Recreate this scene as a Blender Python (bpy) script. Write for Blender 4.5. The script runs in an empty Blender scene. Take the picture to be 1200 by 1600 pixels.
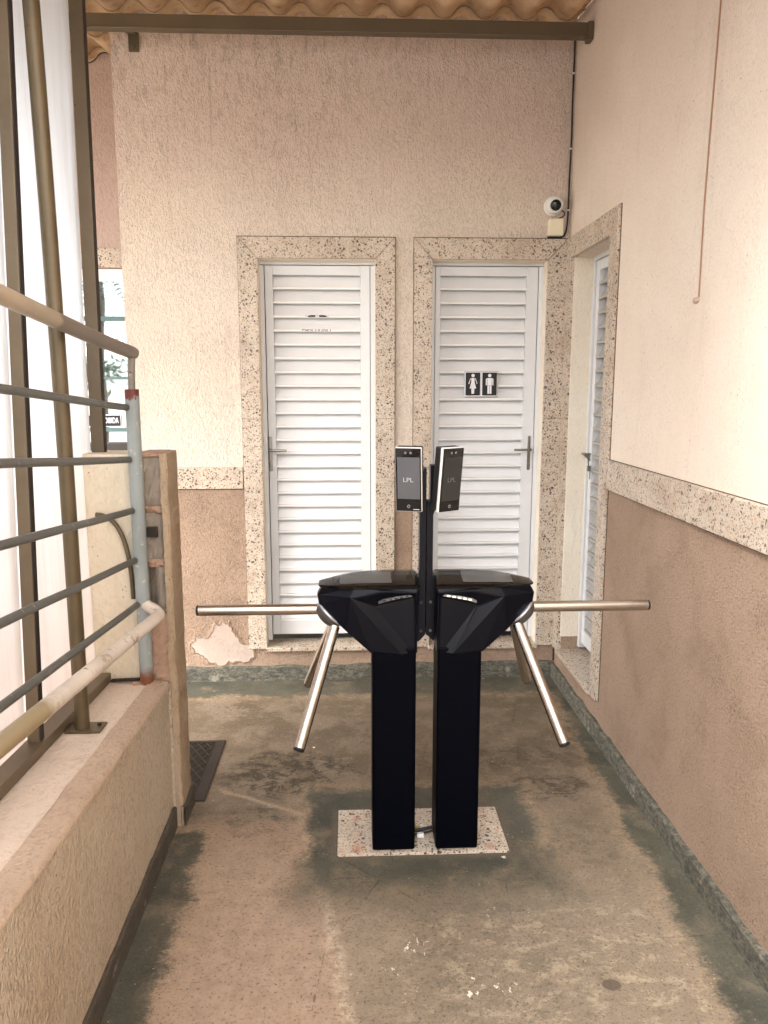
import bpy, bmesh, math, random
from mathutils import Vector, Matrix, noise as mnoise
R = math.radians
random.seed(7)
SC = bpy.context.scene
COL = SC.collection

# ------------------------------------------------------------------ camera
cam_d = bpy.data.cameras.new('camera'); cam = bpy.data.objects.new('camera', cam_d); COL.objects.link(cam)
cam_d.sensor_fit = 'VERTICAL'; cam_d.sensor_height = 24.0; cam_d.lens = 18.0
cam_d.clip_start = 0.02; cam_d.clip_end = 3000
cam.location = (0, 0, 1.7)
cam.rotation_euler = (R(90 - 9.4), 0, R(-2.4))
SC.camera = cam

# ------------------------------------------------------------------ light
SUN_EL, SUN_AZ = 46.0, 236.0           # azimuth measured clockwise from +Y (north)
w = bpy.data.worlds.new('World'); SC.world = w; w.use_nodes = True
wn = w.node_tree; wn.nodes.clear()
sky = wn.nodes.new('ShaderNodeTexSky'); sky.sky_type = 'NISHITA'; sky.sun_disc = False
sky.sun_elevation = R(SUN_EL); sky.sun_rotation = R(SUN_AZ)
sky.air_density = 1.0; sky.dust_density = 4.0; sky.ozone_density = 0.6
hs = wn.nodes.new('ShaderNodeHueSaturation'); hs.inputs['Saturation'].default_value = 0.2
bg = wn.nodes.new('ShaderNodeBackground'); bg.inputs['Strength'].default_value = 0.15
wo = wn.nodes.new('ShaderNodeOutputWorld')
wn.links.new(sky.outputs[0], hs.inputs['Color']); wn.links.new(hs.outputs[0], bg.inputs['Color']); wn.links.new(bg.outputs[0], wo.inputs[0])
sd = bpy.data.lights.new('sun', 'SUN'); sd.energy = 0.8; sd.angle = R(40); sd.color = (1.0, 0.965, 0.92)
sun = bpy.data.objects.new('sun', sd); COL.objects.link(sun)
az, el = R(SUN_AZ), R(SUN_EL)
sdir = Vector((math.sin(az) * math.cos(el), math.cos(az) * math.cos(el), math.sin(el)))
sun.rotation_euler = sdir.to_track_quat('Z', 'Y').to_euler(); sun.location = (-4, -6, 8)
SC.view_settings.view_transform = 'Standard'; SC.view_settings.look = 'None'
SC.view_settings.exposure = 2.8; SC.view_settings.gamma = 1.0

# ------------------------------------------------------------------ node helper
class Mat:
    def __init__(s, name):
        s.m = bpy.data.materials.new(name); s.m.use_nodes = True
        s.t = s.m.node_tree; s.t.nodes.clear()
        s.out = s.t.nodes.new('ShaderNodeOutputMaterial')
        s.b = s.t.nodes.new('ShaderNodeBsdfPrincipled'); s.t.links.new(s.b.outputs[0], s.out.inputs[0])
        s.pos = s.t.nodes.new('ShaderNodeNewGeometry').outputs['Position']
        s._sep = None
    def L(s, v, sock):
        if isinstance(v, bpy.types.NodeSocket): s.t.links.new(v, sock)
        elif isinstance(v, (tuple, list)):
            v = tuple(v)
            sock.default_value = v + (1,) if (len(v) == 3 and len(sock.default_value) == 4) else v
        else: sock.default_value = v
    def xyz(s):
        if s._sep is None:
            n = s.t.nodes.new('ShaderNodeSeparateXYZ'); s.t.links.new(s.pos, n.inputs[0]); s._sep = n.outputs
        return s._sep
    def ma(s, op, a, b=0.0, c=0.0, clamp=False):
        n = s.t.nodes.new('ShaderNodeMath'); n.operation = op; n.use_clamp = clamp
        s.L(a, n.inputs[0]); s.L(b, n.inputs[1]); s.L(c, n.inputs[2]); return n.outputs[0]
    def scl(s, sc, off=(0, 0, 0), vec=None):
        n = s.t.nodes.new('ShaderNodeMapping'); s.L(vec or s.pos, n.inputs[0]); n.inputs['Scale'].default_value = sc; n.inputs['Location'].default_value = off; return n.outputs[0]
    def noise(s, scale, detail=2.0, rough=0.5, vec=None, dist=0.0, col=False):
        n = s.t.nodes.new('ShaderNodeTexNoise'); s.L(vec or s.pos, n.inputs['Vector'])
        n.inputs['Scale'].default_value = scale; n.inputs['Detail'].default_value = detail
        n.inputs['Roughness'].default_value = rough; n.inputs['Distortion'].default_value = dist
        return n.outputs['Color'] if col else n.outputs['Fac']
    def vor(s, scale, vec=None, feature='F1', rnd=1.0, out='Distance'):
        n = s.t.nodes.new('ShaderNodeTexVoronoi'); s.L(vec or s.pos, n.inputs['Vector']); n.feature = feature
        n.inputs['Scale'].default_value = scale; n.inputs['Randomness'].default_value = rnd
        return n.outputs[out]
    def rng(s, v, a, b, c=0.0, d=1.0, smooth=False):
        n = s.t.nodes.new('ShaderNodeMapRange'); n.clamp = True
        if smooth: n.interpolation_type = 'SMOOTHSTEP'
        s.L(v, n.inputs[0]); n.inputs[1].default_value = a; n.inputs[2].default_value = b
        n.inputs[3].default_value = c; n.inputs[4].default_value = d; return n.outputs[0]
    def mix(s, f, a, b, mode='MIX'):
        n = s.t.nodes.new('ShaderNodeMix'); n.data_type = 'RGBA'; n.blend_type = mode
        s.L(f, n.inputs[0]); s.L(a, n.inputs[6]); s.L(b, n.inputs[7]); return n.outputs[2]
    def bump(s, h, dist=0.01, strength=1.0, normal=None):
        n = s.t.nodes.new('ShaderNodeBump'); n.inputs['Strength'].default_value = strength
        n.inputs['Distance'].default_value = dist; s.L(h, n.inputs['Height'])
        if normal is not None: s.L(normal, n.inputs['Normal'])
        s.t.links.new(n.outputs[0], s.b.inputs['Normal']); return n.outputs[0]
    def set(s, **k):
        for a, v in k.items(): s.L(v, s.b.inputs[a.replace('_', ' ')])
        return s

def lin(r, g, b):
    return tuple(((c / 255) / 12.92 if c <= 10 else ((c / 255 + 0.055) / 1.055) ** 2.4) for c in (r, g, b))

def plaster(name, ca, cb, grain=125.0, depth=0.0085, pit=0.62, top=None, topz=(2.5, 3.35), stretch=0.5, streak=0.25, blotch=None, grime=False):
    M = Mat(name)
    v = M.scl((1, 1, stretch))
    wv = M.noise(grain, 2.5, 0.55, v, 0.6)
    w2 = M.noise(grain * 2.6, 2, 0.5, v)
    h = M.ma('MULTIPLY_ADD', w2, 0.35, wv)
    big = M.noise(1.7, 4, 0.6)
    c = M.mix(M.rng(big, 0.35, 0.65), ca, cb)
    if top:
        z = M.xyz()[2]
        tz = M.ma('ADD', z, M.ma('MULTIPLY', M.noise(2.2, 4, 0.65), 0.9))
        c = M.mix(M.rng(tz, topz[0] + .45, topz[1] + .45, smooth=True), c, top)  # upper-wall shading put into the colour, together with some dirt
    if blotch:
        c = M.mix(M.rng(M.noise(3.4, 6, 0.7, dist=0.4), 0.52, 0.68, 0, 0.75), c, blotch)
    st = M.noise(9, 5, 0.7, M.scl((1, 1, 0.09)))
    c = M.mix(M.rng(st, 0.56, 0.74, 0, streak), c, tuple(x * 0.55 for x in ca), 'MIX')
    fine = M.noise(4.5, 6, 0.75)
    c = M.mix(M.rng(fine, 0.3, 0.7, 0, 0.16), c, tuple(x * 0.72 for x in ca))
    pits = M.rng(h, 0.56, 0.66, 1.0, 0.0)
    pm = M.ma('MULTIPLY', pits, M.rng(M.noise(5, 4, 0.6), 0.3, 0.65, 0.30, 0.9))
    c = M.mix(M.ma('MULTIPLY', pm, pit * .55), c, tuple(x * 0.30 for x in ca))  # pits darkened by colour: relief shade the bump lacks, plus crevice dirt
    sp = M.rng(M.vor(46, M.scl((1, 1, 0.8))), 0.08, 0.14, 1.0, 0.0)
    sp = M.ma('MULTIPLY', sp, M.rng(M.noise(11, 2, 0.5), 0.56, 0.60))
    c = M.mix(M.ma('MULTIPLY', sp, 0.65), c, lin(70, 48, 36))
    if grime:
        X, Y, Z = M.xyz()
        gz = M.rng(M.ma('ADD', Z, M.ma('MULTIPLY_ADD', M.noise(1.6, 4, 0.7), 1.0, -.5)), 2.75, 3.35)
        gn = M.rng(M.noise(26, 7, 0.8, M.scl((1, 1, 0.42))), 0.50, 0.60)
        gx = M.rng(M.ma('ADD', X, M.ma('MULTIPLY', M.noise(2.5, 4, .7), .8)), -.2, .9, 1, .45)
        c = M.mix(M.ma('MULTIPLY', M.ma('MULTIPLY', gz, gn), M.ma('MULTIPLY', gx, .36)), c, lin(100, 82, 76))
        dr = M.ma('MULTIPLY', M.rng(M.noise(30, 3, .6, M.scl((1, 1, 0.03))), 0.60, 0.66), M.rng(Z, 2.3, 3.3))
        c = M.mix(M.ma('MULTIPLY', dr, .25), c, lin(110, 88, 76))
    M.set(Base_Color=c, Roughness=0.9, Specular_IOR_Level=0.25)
    M.bump(h, depth * 1.6, 1.0)
    return M.m

def granite(name, base, tint=1.0):
    M = Mat(name)
    b1 = M.mix(M.rng(M.noise(9, 4, 0.6), 0.35, 0.65), base, tuple(x * 0.80 for x in base))
    b1 = M.mix(M.rng(M.vor(75, out='Distance', feature='F1'), 0.15, 0.6, 0.0, 0.3), b1, lin(222, 210, 192))
    b1 = M.mix(M.rng(M.noise(5, 6, 0.7), 0.5, 0.66, 0, 0.55), b1, lin(160, 138, 116))
    b1 = M.mix(M.rng(M.noise(60, 3, 0.6), 0.52, 0.66, 0, 0.7), b1, lin(190, 150, 120))
    dv = M.noise(42, 2, 0.5, col=True)
    vv = M.t.nodes.new('ShaderNodeVectorMath'); vv.operation = 'MULTIPLY_ADD'
    M.L(dv, vv.inputs[0]); vv.inputs[1].default_value = (0.018,) * 3; M.L(M.pos, vv.inputs[2])
    for sc, th, am, colr in ((62, 0.30, 0.50, lin(66, 50, 42)), (120, 0.34, 0.46, lin(112, 92, 78)), (36, 0.24, 0.54, lin(50, 38, 33))):
        d = M.rng(M.vor(sc, vv.outputs[0]), th - 0.05, th + 0.02, 1.0, 0.0)
        k = M.rng(M.noise(sc * 0.31, 2, 0.5, M.scl((1, 1, 1), (sc, 3, 1))), am - 0.06, am + 0.0)
        b1 = M.mix(M.ma('MULTIPLY', d, M.ma('MULTIPLY', k, 0.9)), b1, colr)
    M.set(Base_Color=b1, Roughness=0.42)
    M.bump(M.noise(150, 2, 0.5), 0.001, 0.4)
    return M.m

def simple(name, col, rough=0.5, metal=0.0, bumpsc=None, bd=0.001, var=0.0, dirt=None, **k):
    M = Mat(name)
    c = col
    if var: c = M.mix(M.rng(M.noise(6, 5, 0.65), 0.3, 0.7, 0, 1), col, tuple(x * (1 - var) for x in col))
    if dirt: c = M.mix(M.rng(M.noise(dirt[1], 6, 0.7), dirt[2], dirt[2] + 0.07), c, dirt[0])
    M.set(Base_Color=c, Roughness=rough, Metallic=metal, **k)
    if bumpsc: M.bump(M.noise(bumpsc, 3, 0.6), bd, 0.6)
    return M.m

CREAM = lin(229, 216, 201); CREAM2 = lin(223, 207, 191)
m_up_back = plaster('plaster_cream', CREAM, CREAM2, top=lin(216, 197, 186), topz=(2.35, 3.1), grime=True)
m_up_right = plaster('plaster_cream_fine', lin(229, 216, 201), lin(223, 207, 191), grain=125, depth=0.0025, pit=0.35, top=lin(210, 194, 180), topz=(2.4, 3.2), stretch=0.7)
m_low = plaster('plaster_dusty_pink', lin(182, 156, 135), lin(170, 145, 124), blotch=lin(154, 130, 111), grain=125, depth=0.009, pit=1.0, stretch=0.9)
m_recess = plaster('plaster_recess', lin(194, 172, 162), lin(186, 164, 152), grain=90, depth=0.004, pit=0.5)
m_ledge = plaster('plaster_sand', lin(206, 190, 168), lin(190, 171, 147), grain=105, depth=0.011, pit=0.8, streak=0.45, blotch=lin(184, 158, 128))
m_ledge_top = plaster('plaster_ledge_top', lin(222, 208, 192), lin(212, 192, 176), grain=55, depth=0.004, pit=0.4, streak=0.0, stretch=1)
m_coping = plaster('coping_plaster', lin(188, 166, 146), lin(200, 180, 160), grain=70, depth=0.004, pit=0.5, streak=0.1, blotch=lin(168, 142, 122), stretch=1)
m_pillar = plaster('plaster_tan', lin(178, 158, 134), lin(164, 140, 114), grain=75, depth=0.005, pit=0.5, streak=0.45, blotch=lin(154, 122, 94))
m_palecream = plaster('plaster_pale', lin(230, 220, 200), lin(222, 208, 182), grain=70, depth=0.003, pit=0.25)
m_reveal = plaster('plaster_reveal', lin(236, 228, 212), lin(228, 214, 194), grain=90, depth=0.003, pit=0.25)
m_patch = plaster('bare_render', lin(196, 180, 168), lin(170, 154, 142), grain=45, depth=0.002, pit=0.25, blotch=lin(178, 158, 144), stretch=1)
m_granite = granite('granite_speckled', lin(190, 178, 162))
m_block = simple('concrete_block', lin(158, 146, 132), 0.95, bumpsc=70, bd=0.01, var=0.4)
m_mortar = simple('mortar', lin(184, 152, 130), 0.95, bumpsc=40, bd=0.012, var=0.35)
m_cavity = simple('cavity', lin(58, 46, 40), 0.95, bumpsc=60, bd=0.006, var=0.4)
m_white = simple('white_enamel', lin(232, 232, 232), 0.38, var=0.05)
m_white2 = simple('white_enamel_frame', lin(214, 215, 216), 0.35, var=0.06)
m_chrome = simple('chrome', lin(150, 148, 146), 0.18, 1.0)
m_bronze = simple('bronze_paint', lin(112, 98, 78), 0.42, 0.35, bumpsc=120, bd=0.0005, var=0.2, dirt=(lin(84, 62, 44), 20, 0.64))
m_shade_strip = simple('dark_shade_strip', lin(40, 32, 28), .7)
m_pipe = simple('bronze_pipe_paint', lin(104, 90, 66), 0.38, 0.3, var=0.3, dirt=(lin(96, 58, 36), 16, 0.62))
m_beam = simple('beam_paint', lin(92, 80, 62), 0.5, 0.1, var=0.2, dirt=(lin(80, 62, 44), 14, 0.62))
m_navy = simple('navy_powder_coat', (0.0005, 0.0013, 0.0048), 0.38, 0.0, Specular_IOR_Level=0.2)
m_navyc = simple('navy_column_coat', (0.0004, 0.0008, 0.0030), 0.5, 0.0, Specular_IOR_Level=0.06)
m_navy2 = simple('navy_facet_paint', lin(42, 48, 62), 0.35, 0.0)
m_gloss = simple('black_gloss', lin(8, 8, 9), 0.05, 0.0)
m_screen = simple('screen_glass', lin(26, 27, 30), 0.03)
m_screen_on = simple('screen_panel', lin(92, 94, 98), 0.06)
m_black = simple('matt_black', lin(16, 16, 17), 0.6)
m_hub = simple('grey_hub', lin(96, 95, 94), 0.35, 0.6)
m_rubber = simple('black_cable', lin(18, 16, 16), 0.5)
m_camw = simple('camera_white', lin(228, 226, 220), 0.35)
m_box = simple('ivory_plastic', lin(222, 212, 184), 0.45)
m_yellow = simple('yellow_label', lin(190, 160, 40), 0.6)
m_paper = simple('white_label', lin(225, 225, 228), 0.6)
m_silver = simple('silver_edge', lin(190, 190, 194), 0.3, 0.6)
m_tanw = simple('tan_wire', lin(150, 112, 86), 0.7)
m_grate = simple('dark_iron', lin(30, 27, 24), 0.6, 0.4, bumpsc=60, bd=0.001, var=0.4)
m_grate2 = simple('dark_iron_rim', lin(54, 44, 37), 0.7, 0.2, bumpsc=60, bd=0.001, var=0.4)
m_dark = simple('dark_interior', lin(60, 56, 52), 0.9)
m_teal = simple('teal_frame', lin(80, 104, 104), 0.4)
m_soil = simple('paving_ground', lin(150, 140, 126), 0.95, bumpsc=20, bd=0.01, var=0.3)
m_trunk = simple('bark', lin(92, 74, 58), 0.9, bumpsc=30, bd=0.02, var=0.4)
m_leaf = simple('leaf', (0.035, 0.085, 0.035), 0.5, var=0.4)
m_palm = simple('palm_leaf', (0.04, 0.075, 0.035), 0.45, var=0.4)

def steel():
    M = Mat('brushed_steel')
    f = M.noise(40, 3, 0.6, M.scl((1, 1, 20)))
    M.set(Base_Color=M.mix(f, lin(206, 198, 188), lin(178, 170, 162)), Metallic=1.0, Roughness=0.27)
    return M.m
m_steel = steel()

def painted_rail(name, base, worn, rust, wl=0.62, rl=0.66):
    M = Mat(name)
    c = M.mix(M.rng(M.noise(3.5, 5, 0.6), 0.4, 0.6, 0, 0.7), base, tuple(x * 0.75 for x in base))
    c = M.mix(M.rng(M.noise(26, 5, 0.7), wl, wl + 0.04), c, worn)
    c = M.mix(M.rng(M.noise(14, 6, 0.75, M.scl((1, 1, 1), (4, 2, 9))), rl, rl + 0.05), c, rust)
    M.set(Base_Color=c, Roughness=0.45); M.bump(M.noise(60, 3, 0.6), 0.001, 0.5); return M
m_rail = painted_rail('rail_grey_paint', lin(88, 88, 82), lin(120, 118, 108), lin(80, 58, 44)).m
def post_mat():
    M = painted_rail('post_blue_grey_paint', lin(148, 156, 156), lin(190, 186, 172), lin(126, 104, 84))
    # rust at the foot and red primer at the top, with ragged edges
    z = M.ma('ADD', M.xyz()[2], M.ma('MULTIPLY', M.noise(40, 4, 0.7), 0.06))
    src = M.b.inputs['Base Color'].links[0].from_socket
    c = M.mix(M.rng(z, 0.66, 0.70, 1, 0), src, lin(120, 74, 48))
    c = M.mix(M.rng(z, 1.682, 1.687), c, lin(104, 42, 34))
    M.L(c, M.b.inputs['Base Color']); return M.m
m_post = post_mat()
m_neck = painted_rail('neck_paint', lin(128, 122, 112), lin(190, 186, 172), lin(110, 50, 40), 0.6, 0.64).m
def toprail_mat():
    M = painted_rail('top_rail_paint', lin(172, 156, 134), lin(192, 178, 154), lin(126, 98, 76))
    src = M.b.inputs['Base Color'].links[0].from_socket
    y = M.ma('ADD', M.xyz()[1], M.ma('MULTIPLY', M.noise(22, 3, 0.6), 0.05))
    M.L(M.mix(M.rng(y, 2.13, 2.16), src, lin(112, 100, 86)), M.b.inputs['Base Color']); return M.m
m_toprail = toprail_mat()
def hand_mat():
    M = painted_rail('handrail_cream_paint', lin(216, 204, 190), lin(92, 74, 62), lin(170, 148, 126), 0.635, 0.58)
    src = M.b.inputs['Base Color'].links[0].from_socket
    y = M.ma('ADD', M.xyz()[1], M.ma('MULTIPLY', M.noise(18, 4, 0.6), 0.16))
    M.L(M.mix(M.rng(y, 1.72, 1.80, 1, 0), src, lin(146, 130, 100)), M.b.inputs['Base Color']); return M.m
m_hand = hand_mat()

def slate(name, s1, s2):
    M = Mat(name)
    v = M.scl((1, 1, 2.0))
    n1 = M.noise(24, 8, 0.8, v, 0.4); n2 = M.noise(60, 5, 0.7, v)
    c = M.mix(M.rng(n1, 0.42, 0.60), s1, s2)
    c = M.mix(M.rng(n2, 0.54, 0.62, 0, 0.85), c, lin(62, 62, 56))
    c = M.mix(M.rng(M.noise(9, 6, 0.75, M.scl((1, 1, 1), (9, 1, 3))), 0.60, 0.66, 0, .7), c, lin(164, 156, 140))
    M.set(Base_Color=c, Roughness=0.75); M.bump(M.ma('ADD', n1, M.ma('MULTIPLY', n2, 0.5)), 0.012, 0.9); return M.m
m_slate = slate('slate_skirting', lin(72, 72, 64), lin(128, 122, 106))
m_slate2 = slate('brown_slate_skirting', lin(74, 66, 56), lin(98, 86, 72))

def roofmat():
    M = Mat('clay_roof_sheet')
    c = M.mix(M.rng(M.noise(3.5, 5, 0.65), 0.35, 0.65), lin(196, 172, 142), lin(170, 142, 112))
    c = M.mix(M.rng(M.noise(14, 6, 0.75), 0.55, 0.68, 0, 0.7), c, lin(122, 88, 62))
    M.set(Base_Color=c, Roughness=0.8); M.bump(M.noise(50, 4, 0.6), 0.002, 0.6)
    tr = M.t.nodes.new('ShaderNodeBsdfTranslucent'); M.L(c, tr.inputs['Color'])
    mx = M.t.nodes.new('ShaderNodeMixShader'); mx.inputs[0].default_value = 0.2
    M.t.links.new(M.b.outputs[0], mx.inputs[1]); M.t.links.new(tr.outputs[0], mx.inputs[2]); M.t.links.new(mx.outputs[0], M.out.inputs[0]); return M.m
m_roof = roofmat()

def polycarb():
    M = Mat('opal_polycarbonate')
    st = M.noise(16, 5, 0.7, M.scl((1, 1, 0.06)))
    c = M.mix(M.rng(st, 0.45, 0.72, 0, 0.5), lin(226, 229, 233), lin(188, 184, 182))
    c = M.mix(M.rng(M.ma('ADD', M.xyz()[2], M.ma('MULTIPLY', M.noise(3, 5, 0.7), 0.8)), 1.1, 2.3, 0.55, 0), c, lin(200, 184, 174))
    tr = M.t.nodes.new('ShaderNodeBsdfTranslucent'); M.L(c, tr.inputs['Color'])
    mx = M.t.nodes.new('ShaderNodeMixShader'); mx.inputs[0].default_value = 0.78
    M.set(Base_Color=c, Roughness=0.35)
    M.t.links.new(M.b.outputs[0], mx.inputs[1]); M.t.links.new(tr.outputs[0], mx.inputs[2]); M.t.links.new(mx.outputs[0], M.out.inputs[0])
    return M.m
m_poly = polycarb()

def windowglass():
    M = Mat('window_glass')
    M.set(Base_Color=lin(214, 226, 228), Metallic=0.95, Roughness=0.02); M.bump(M.noise(2.5, 1, 0.5), 0.004, 0.3); return M.m
m_glass = windowglass()

def floormat():
    M = Mat('worn_concrete_floor')
    X, Y, Z = M.xyz()
    n_lo = M.noise(1.3, 5, 0.6); n_mid = M.noise(5, 8, 0.68, dist=0.3); n_hi = M.noise(20, 12, 0.82); n_vh = M.noise(140, 3, 0.6)
    streaks = M.noise(4, 12, 0.84, M.scl((1, 1.6, 1)), 0.4)
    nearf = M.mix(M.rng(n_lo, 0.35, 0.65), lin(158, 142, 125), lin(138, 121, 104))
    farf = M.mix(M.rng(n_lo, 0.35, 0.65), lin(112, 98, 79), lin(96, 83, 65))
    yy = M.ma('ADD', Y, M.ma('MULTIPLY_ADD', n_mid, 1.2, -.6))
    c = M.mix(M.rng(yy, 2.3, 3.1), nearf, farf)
    c = M.mix(M.rng(n_mid, 0.46, 0.56, 0, 0.5), c, lin(146, 130, 112))
    c = M.mix(M.rng(n_hi, 0.52, 0.60, 0, 0.5), c, lin(92, 80, 66))
    c = M.mix(M.rng(streaks, 0.56, 0.60, 0, 0.55), c, lin(150, 134, 112))
    grit = M.noise(210, 3, 0.7)
    c = M.mix(M.rng(grit, 0.52, 0.62, 0, 0.4), c, lin(84, 73, 60))
    c = M.mix(M.rng(M.noise(52, 7, 0.8, M.scl((1, 1.8, 1), (1, 9, 0)), 0.6), 0.60, 0.64, 0, 0.6), c, lin(176, 160, 134))
    # darker flaked areas, where the old coat has lifted
    def near(px, py, rx, ry, a=0.35):
        dx = M.ma('DIVIDE', M.ma('SUBTRACT', X, px), rx); dy = M.ma('DIVIDE', M.ma('SUBTRACT', Y, py), ry)
        d = M.ma('SQRT', M.ma('ADD', M.ma('MULTIPLY', dx, dx), M.ma('MULTIPLY', dy, dy)))
        return M.ma('ADD', d, M.ma('MULTIPLY', M.ma('SUBTRACT', n_mid, 0.5), 3.5 * a))
    brk = M.noise(12, 12, 0.84, M.scl((1, 1.3, 1), (5, 3, 0)), 0.4)
    for (px, py, rx, ry, st, colr) in ((-0.30, 3.18, .30, .22, .9, lin(56, 50, 38)), (-.38, 2.80, .16, .12, .8, lin(54, 56, 46)), (-.2, 2.62, .16, .14, .6, lin(58, 52, 42)), (0.84, 3.02, .22, .12, .7, lin(58, 48, 38)), (0.82, 2.62, .22, .18, .45, lin(62, 52, 42)), (.30, 2.05, .50, .34, .4, lin(82, 76, 64)), (.75, 3.3, .3, .12, .5, lin(64, 56, 42))):
        msk = M.ma('MULTIPLY', M.rng(near(px, py, rx, ry), 0.75, 1.05, 1, 0), M.rng(brk, 0.49, 0.53, 0, st))
        c = M.mix(msk, c, colr)
    # pale scraped area with fibrous strokes
    strokes = M.noise(9, 12, 0.86, M.scl((1.0, 1.5, 1), (2, 7, 0)), 0.3)
    msk = M.ma('MULTIPLY', M.rng(near(.62, 1.95, .55, .45), 0.5, 1.3, 1, 0), M.rng(strokes, 0.51, 0.57, 0, .6))
    c = M.mix(msk, c, lin(206, 188, 158))
    msk = M.ma('MULTIPLY', M.rng(near(-.30, 2.1, .42, .65), 0.6, 1.25, 1, 0), M.rng(n_hi, 0.42, 0.58, 0.15, .8))
    c = M.mix(msk, c, lin(190, 168, 146))
    # joint of a repaired slab: pinker cement on the left, greyer on the right
    jn = M.ma('MULTIPLY_ADD', M.noise(6, 6, 0.75), 0.12, -0.06)
    jd = M.ma('SUBTRACT', M.ma('SUBTRACT', X, M.ma('MULTIPLY_ADD', Y, -0.17, 0.293)), jn)
    below = M.rng(Y, 2.76, 2.84, 1, 0)
    c = M.mix(M.ma('MULTIPLY', M.rng(jd, -.01, .01, .35, 0), below), c, lin(176, 148, 126))
    c = M.mix(M.ma('MULTIPLY', M.rng(jd, -.01, .01, 0, .30), below), c, lin(128, 118, 98))
    jm = M.ma('MULTIPLY', M.rng(M.ma('ABSOLUTE', jd), 0.004, 0.035, 1, 0), M.ma('MULTIPLY', below, M.rng(n_hi, 0.44, 0.56)))
    c = M.mix(M.ma('MULTIPLY', jm, .7), c, lin(206, 188, 162))
    jl = M.ma('ABSOLUTE', M.ma('SUBTRACT', M.ma('SUBTRACT', Y, M.ma('MULTIPLY_ADD', X, -0.56, 2.736)), M.ma('MULTIPLY', jn, .35)))
    jk = M.ma('MULTIPLY', M.rng(jl, 0.006, 0.02, 1, 0), M.ma('MULTIPLY', M.rng(X, -.58, -.55), M.rng(X, -.2, -.16, 1, 0)))
    c = M.mix(M.ma('MULTIPLY', jk, .65), c, lin(160, 142, 120))
    # --- grey-green floor paint: borders and the frame round the slab
    wob = M.ma('MULTIPLY_ADD', M.noise(7, 6, 0.7), 0.20, -0.10)
    wob2 = M.ma('MULTIPLY_ADD', M.noise(38, 6, 0.8, M.scl((1, 2.2, 1)), 1.2), 0.15, -0.075)
    wb = M.ma('ADD', wob, wob2)
    edgeR = M.ma('SUBTRACT', M.ma('MULTIPLY_ADD', Y, 0.042, 0.955), X)           # negative: painted
    edgeL = M.ma('SUBTRACT', M.ma('ADD', X, 0.56), M.rng(Y, 2.9, 3.0, 0, 1.2))
    edgeL = M.ma('MAXIMUM', M.ma('ADD', X, 0.575), M.ma('SUBTRACT', Y, 2.75))
    edgeB = M.ma('SUBTRACT', 4.06, Y)
    sx = M.ma('SUBTRACT', M.ma('ABSOLUTE', M.ma('SUBTRACT', X, 0.26)), 0.435)
    sy = M.ma('SUBTRACT', M.ma('ABSOLUTE', M.ma('SUBTRACT', Y, 2.705)), 0.325)
    rect = M.ma('MAXIMUM', sx, sy)
    dmin = M.ma('MINIMUM', M.ma('MINIMUM', edgeR, edgeL), M.ma('MINIMUM', edgeB, rect))
    dm = M.ma('ADD', dmin, wb)
    soft = M.ma('MULTIPLY', M.rng(Y, 2.60, 2.42, 0.02, 0.22), M.rng(M.ma('ABSOLUTE', M.ma('SUBTRACT', X, .25)), .45, .62, 1, .1))
    dq = M.ma('DIVIDE', dm, M.ma('ADD', soft, .022))
    paint = M.rng(dq, -0.55, 1.0, 1, 0, smooth=True)
    worn = M.ma('MULTIPLY', M.rng(n_hi, 0.58, 0.66, 1, .35), M.rng(n_mid, 0.50, 0.68, 1, .55))
    pc = M.mix(M.rng(M.noise(3, 5, 0.65), 0.35, 0.65), lin(66, 67, 58), lin(92, 89, 76))
    pc = M.mix(M.rng(n_vh, 0.55, 0.7, 0, 0.35), pc, lin(122, 118, 102))
    # lighter fringe, where the old coat was rolled off just outside the paint
    fr = M.ma('MULTIPLY', M.rng(dm, 0.02, 0.10, 1, 0), M.rng(n_hi, 0.44, 0.56, 0, 0.5))
    c = M.mix(fr, c, lin(176, 150, 120))
    c = M.mix(M.ma('MULTIPLY', paint, worn), c, pc)
    # mortar halo around the slab
    sx2 = M.ma('SUBTRACT', M.ma('ABSOLUTE', M.ma('SUBTRACT', X, 0.255)), 0.335)
    sy2 = M.ma('SUBTRACT', M.ma('ABSOLUTE', M.ma('SUBTRACT', Y, 2.712)), 0.165)
    hal = M.rng(M.ma('ADD', M.ma('MAXIMUM', sx2, sy2), M.ma('MULTIPLY_ADD', n_hi, 0.05, -0.025)), -0.005, 0.02, 0.65, 0)
    c = M.mix(hal, c, lin(104, 94, 80))
    # scratches and fine dirt
    scr = M.noise(3.2, 10, 0.84, M.scl((7, 1.1, 1), (2, 2, 0)), 0.8)
    c = M.mix(M.rng(scr, 0.62, 0.67, 0, 0.35), c, lin(150, 136, 114))
    c = M.mix(M.rng(M.noise(90, 5, 0.7), 0.55, 0.64, 0, 0.6), c, lin(58, 49, 39))
    spk = M.ma('MULTIPLY', M.rng(M.vor(60), 0.10, 0.18, 1, 0), M.rng(M.noise(14, 3, .6), 0.52, 0.58))
    c = M.mix(M.ma('MULTIPLY', spk, .7), c, lin(48, 40, 33))
    spk2 = M.ma('MULTIPLY', M.rng(M.vor(44, M.scl((1, 1, 1), (3, 8, 0))), 0.06, 0.12, 1, 0), M.rng(M.noise(9, 3, .6, M.scl((1, 1, 1), (5, 5, 0))), 0.54, 0.58))
    c = M.mix(M.ma('MULTIPLY', spk2, .7), c, lin(206, 194, 172))
    ck = M.vor(2.6, M.scl((1, 1, 1), (1.3, 4.1, 0)), feature='DISTANCE_TO_EDGE')
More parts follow.
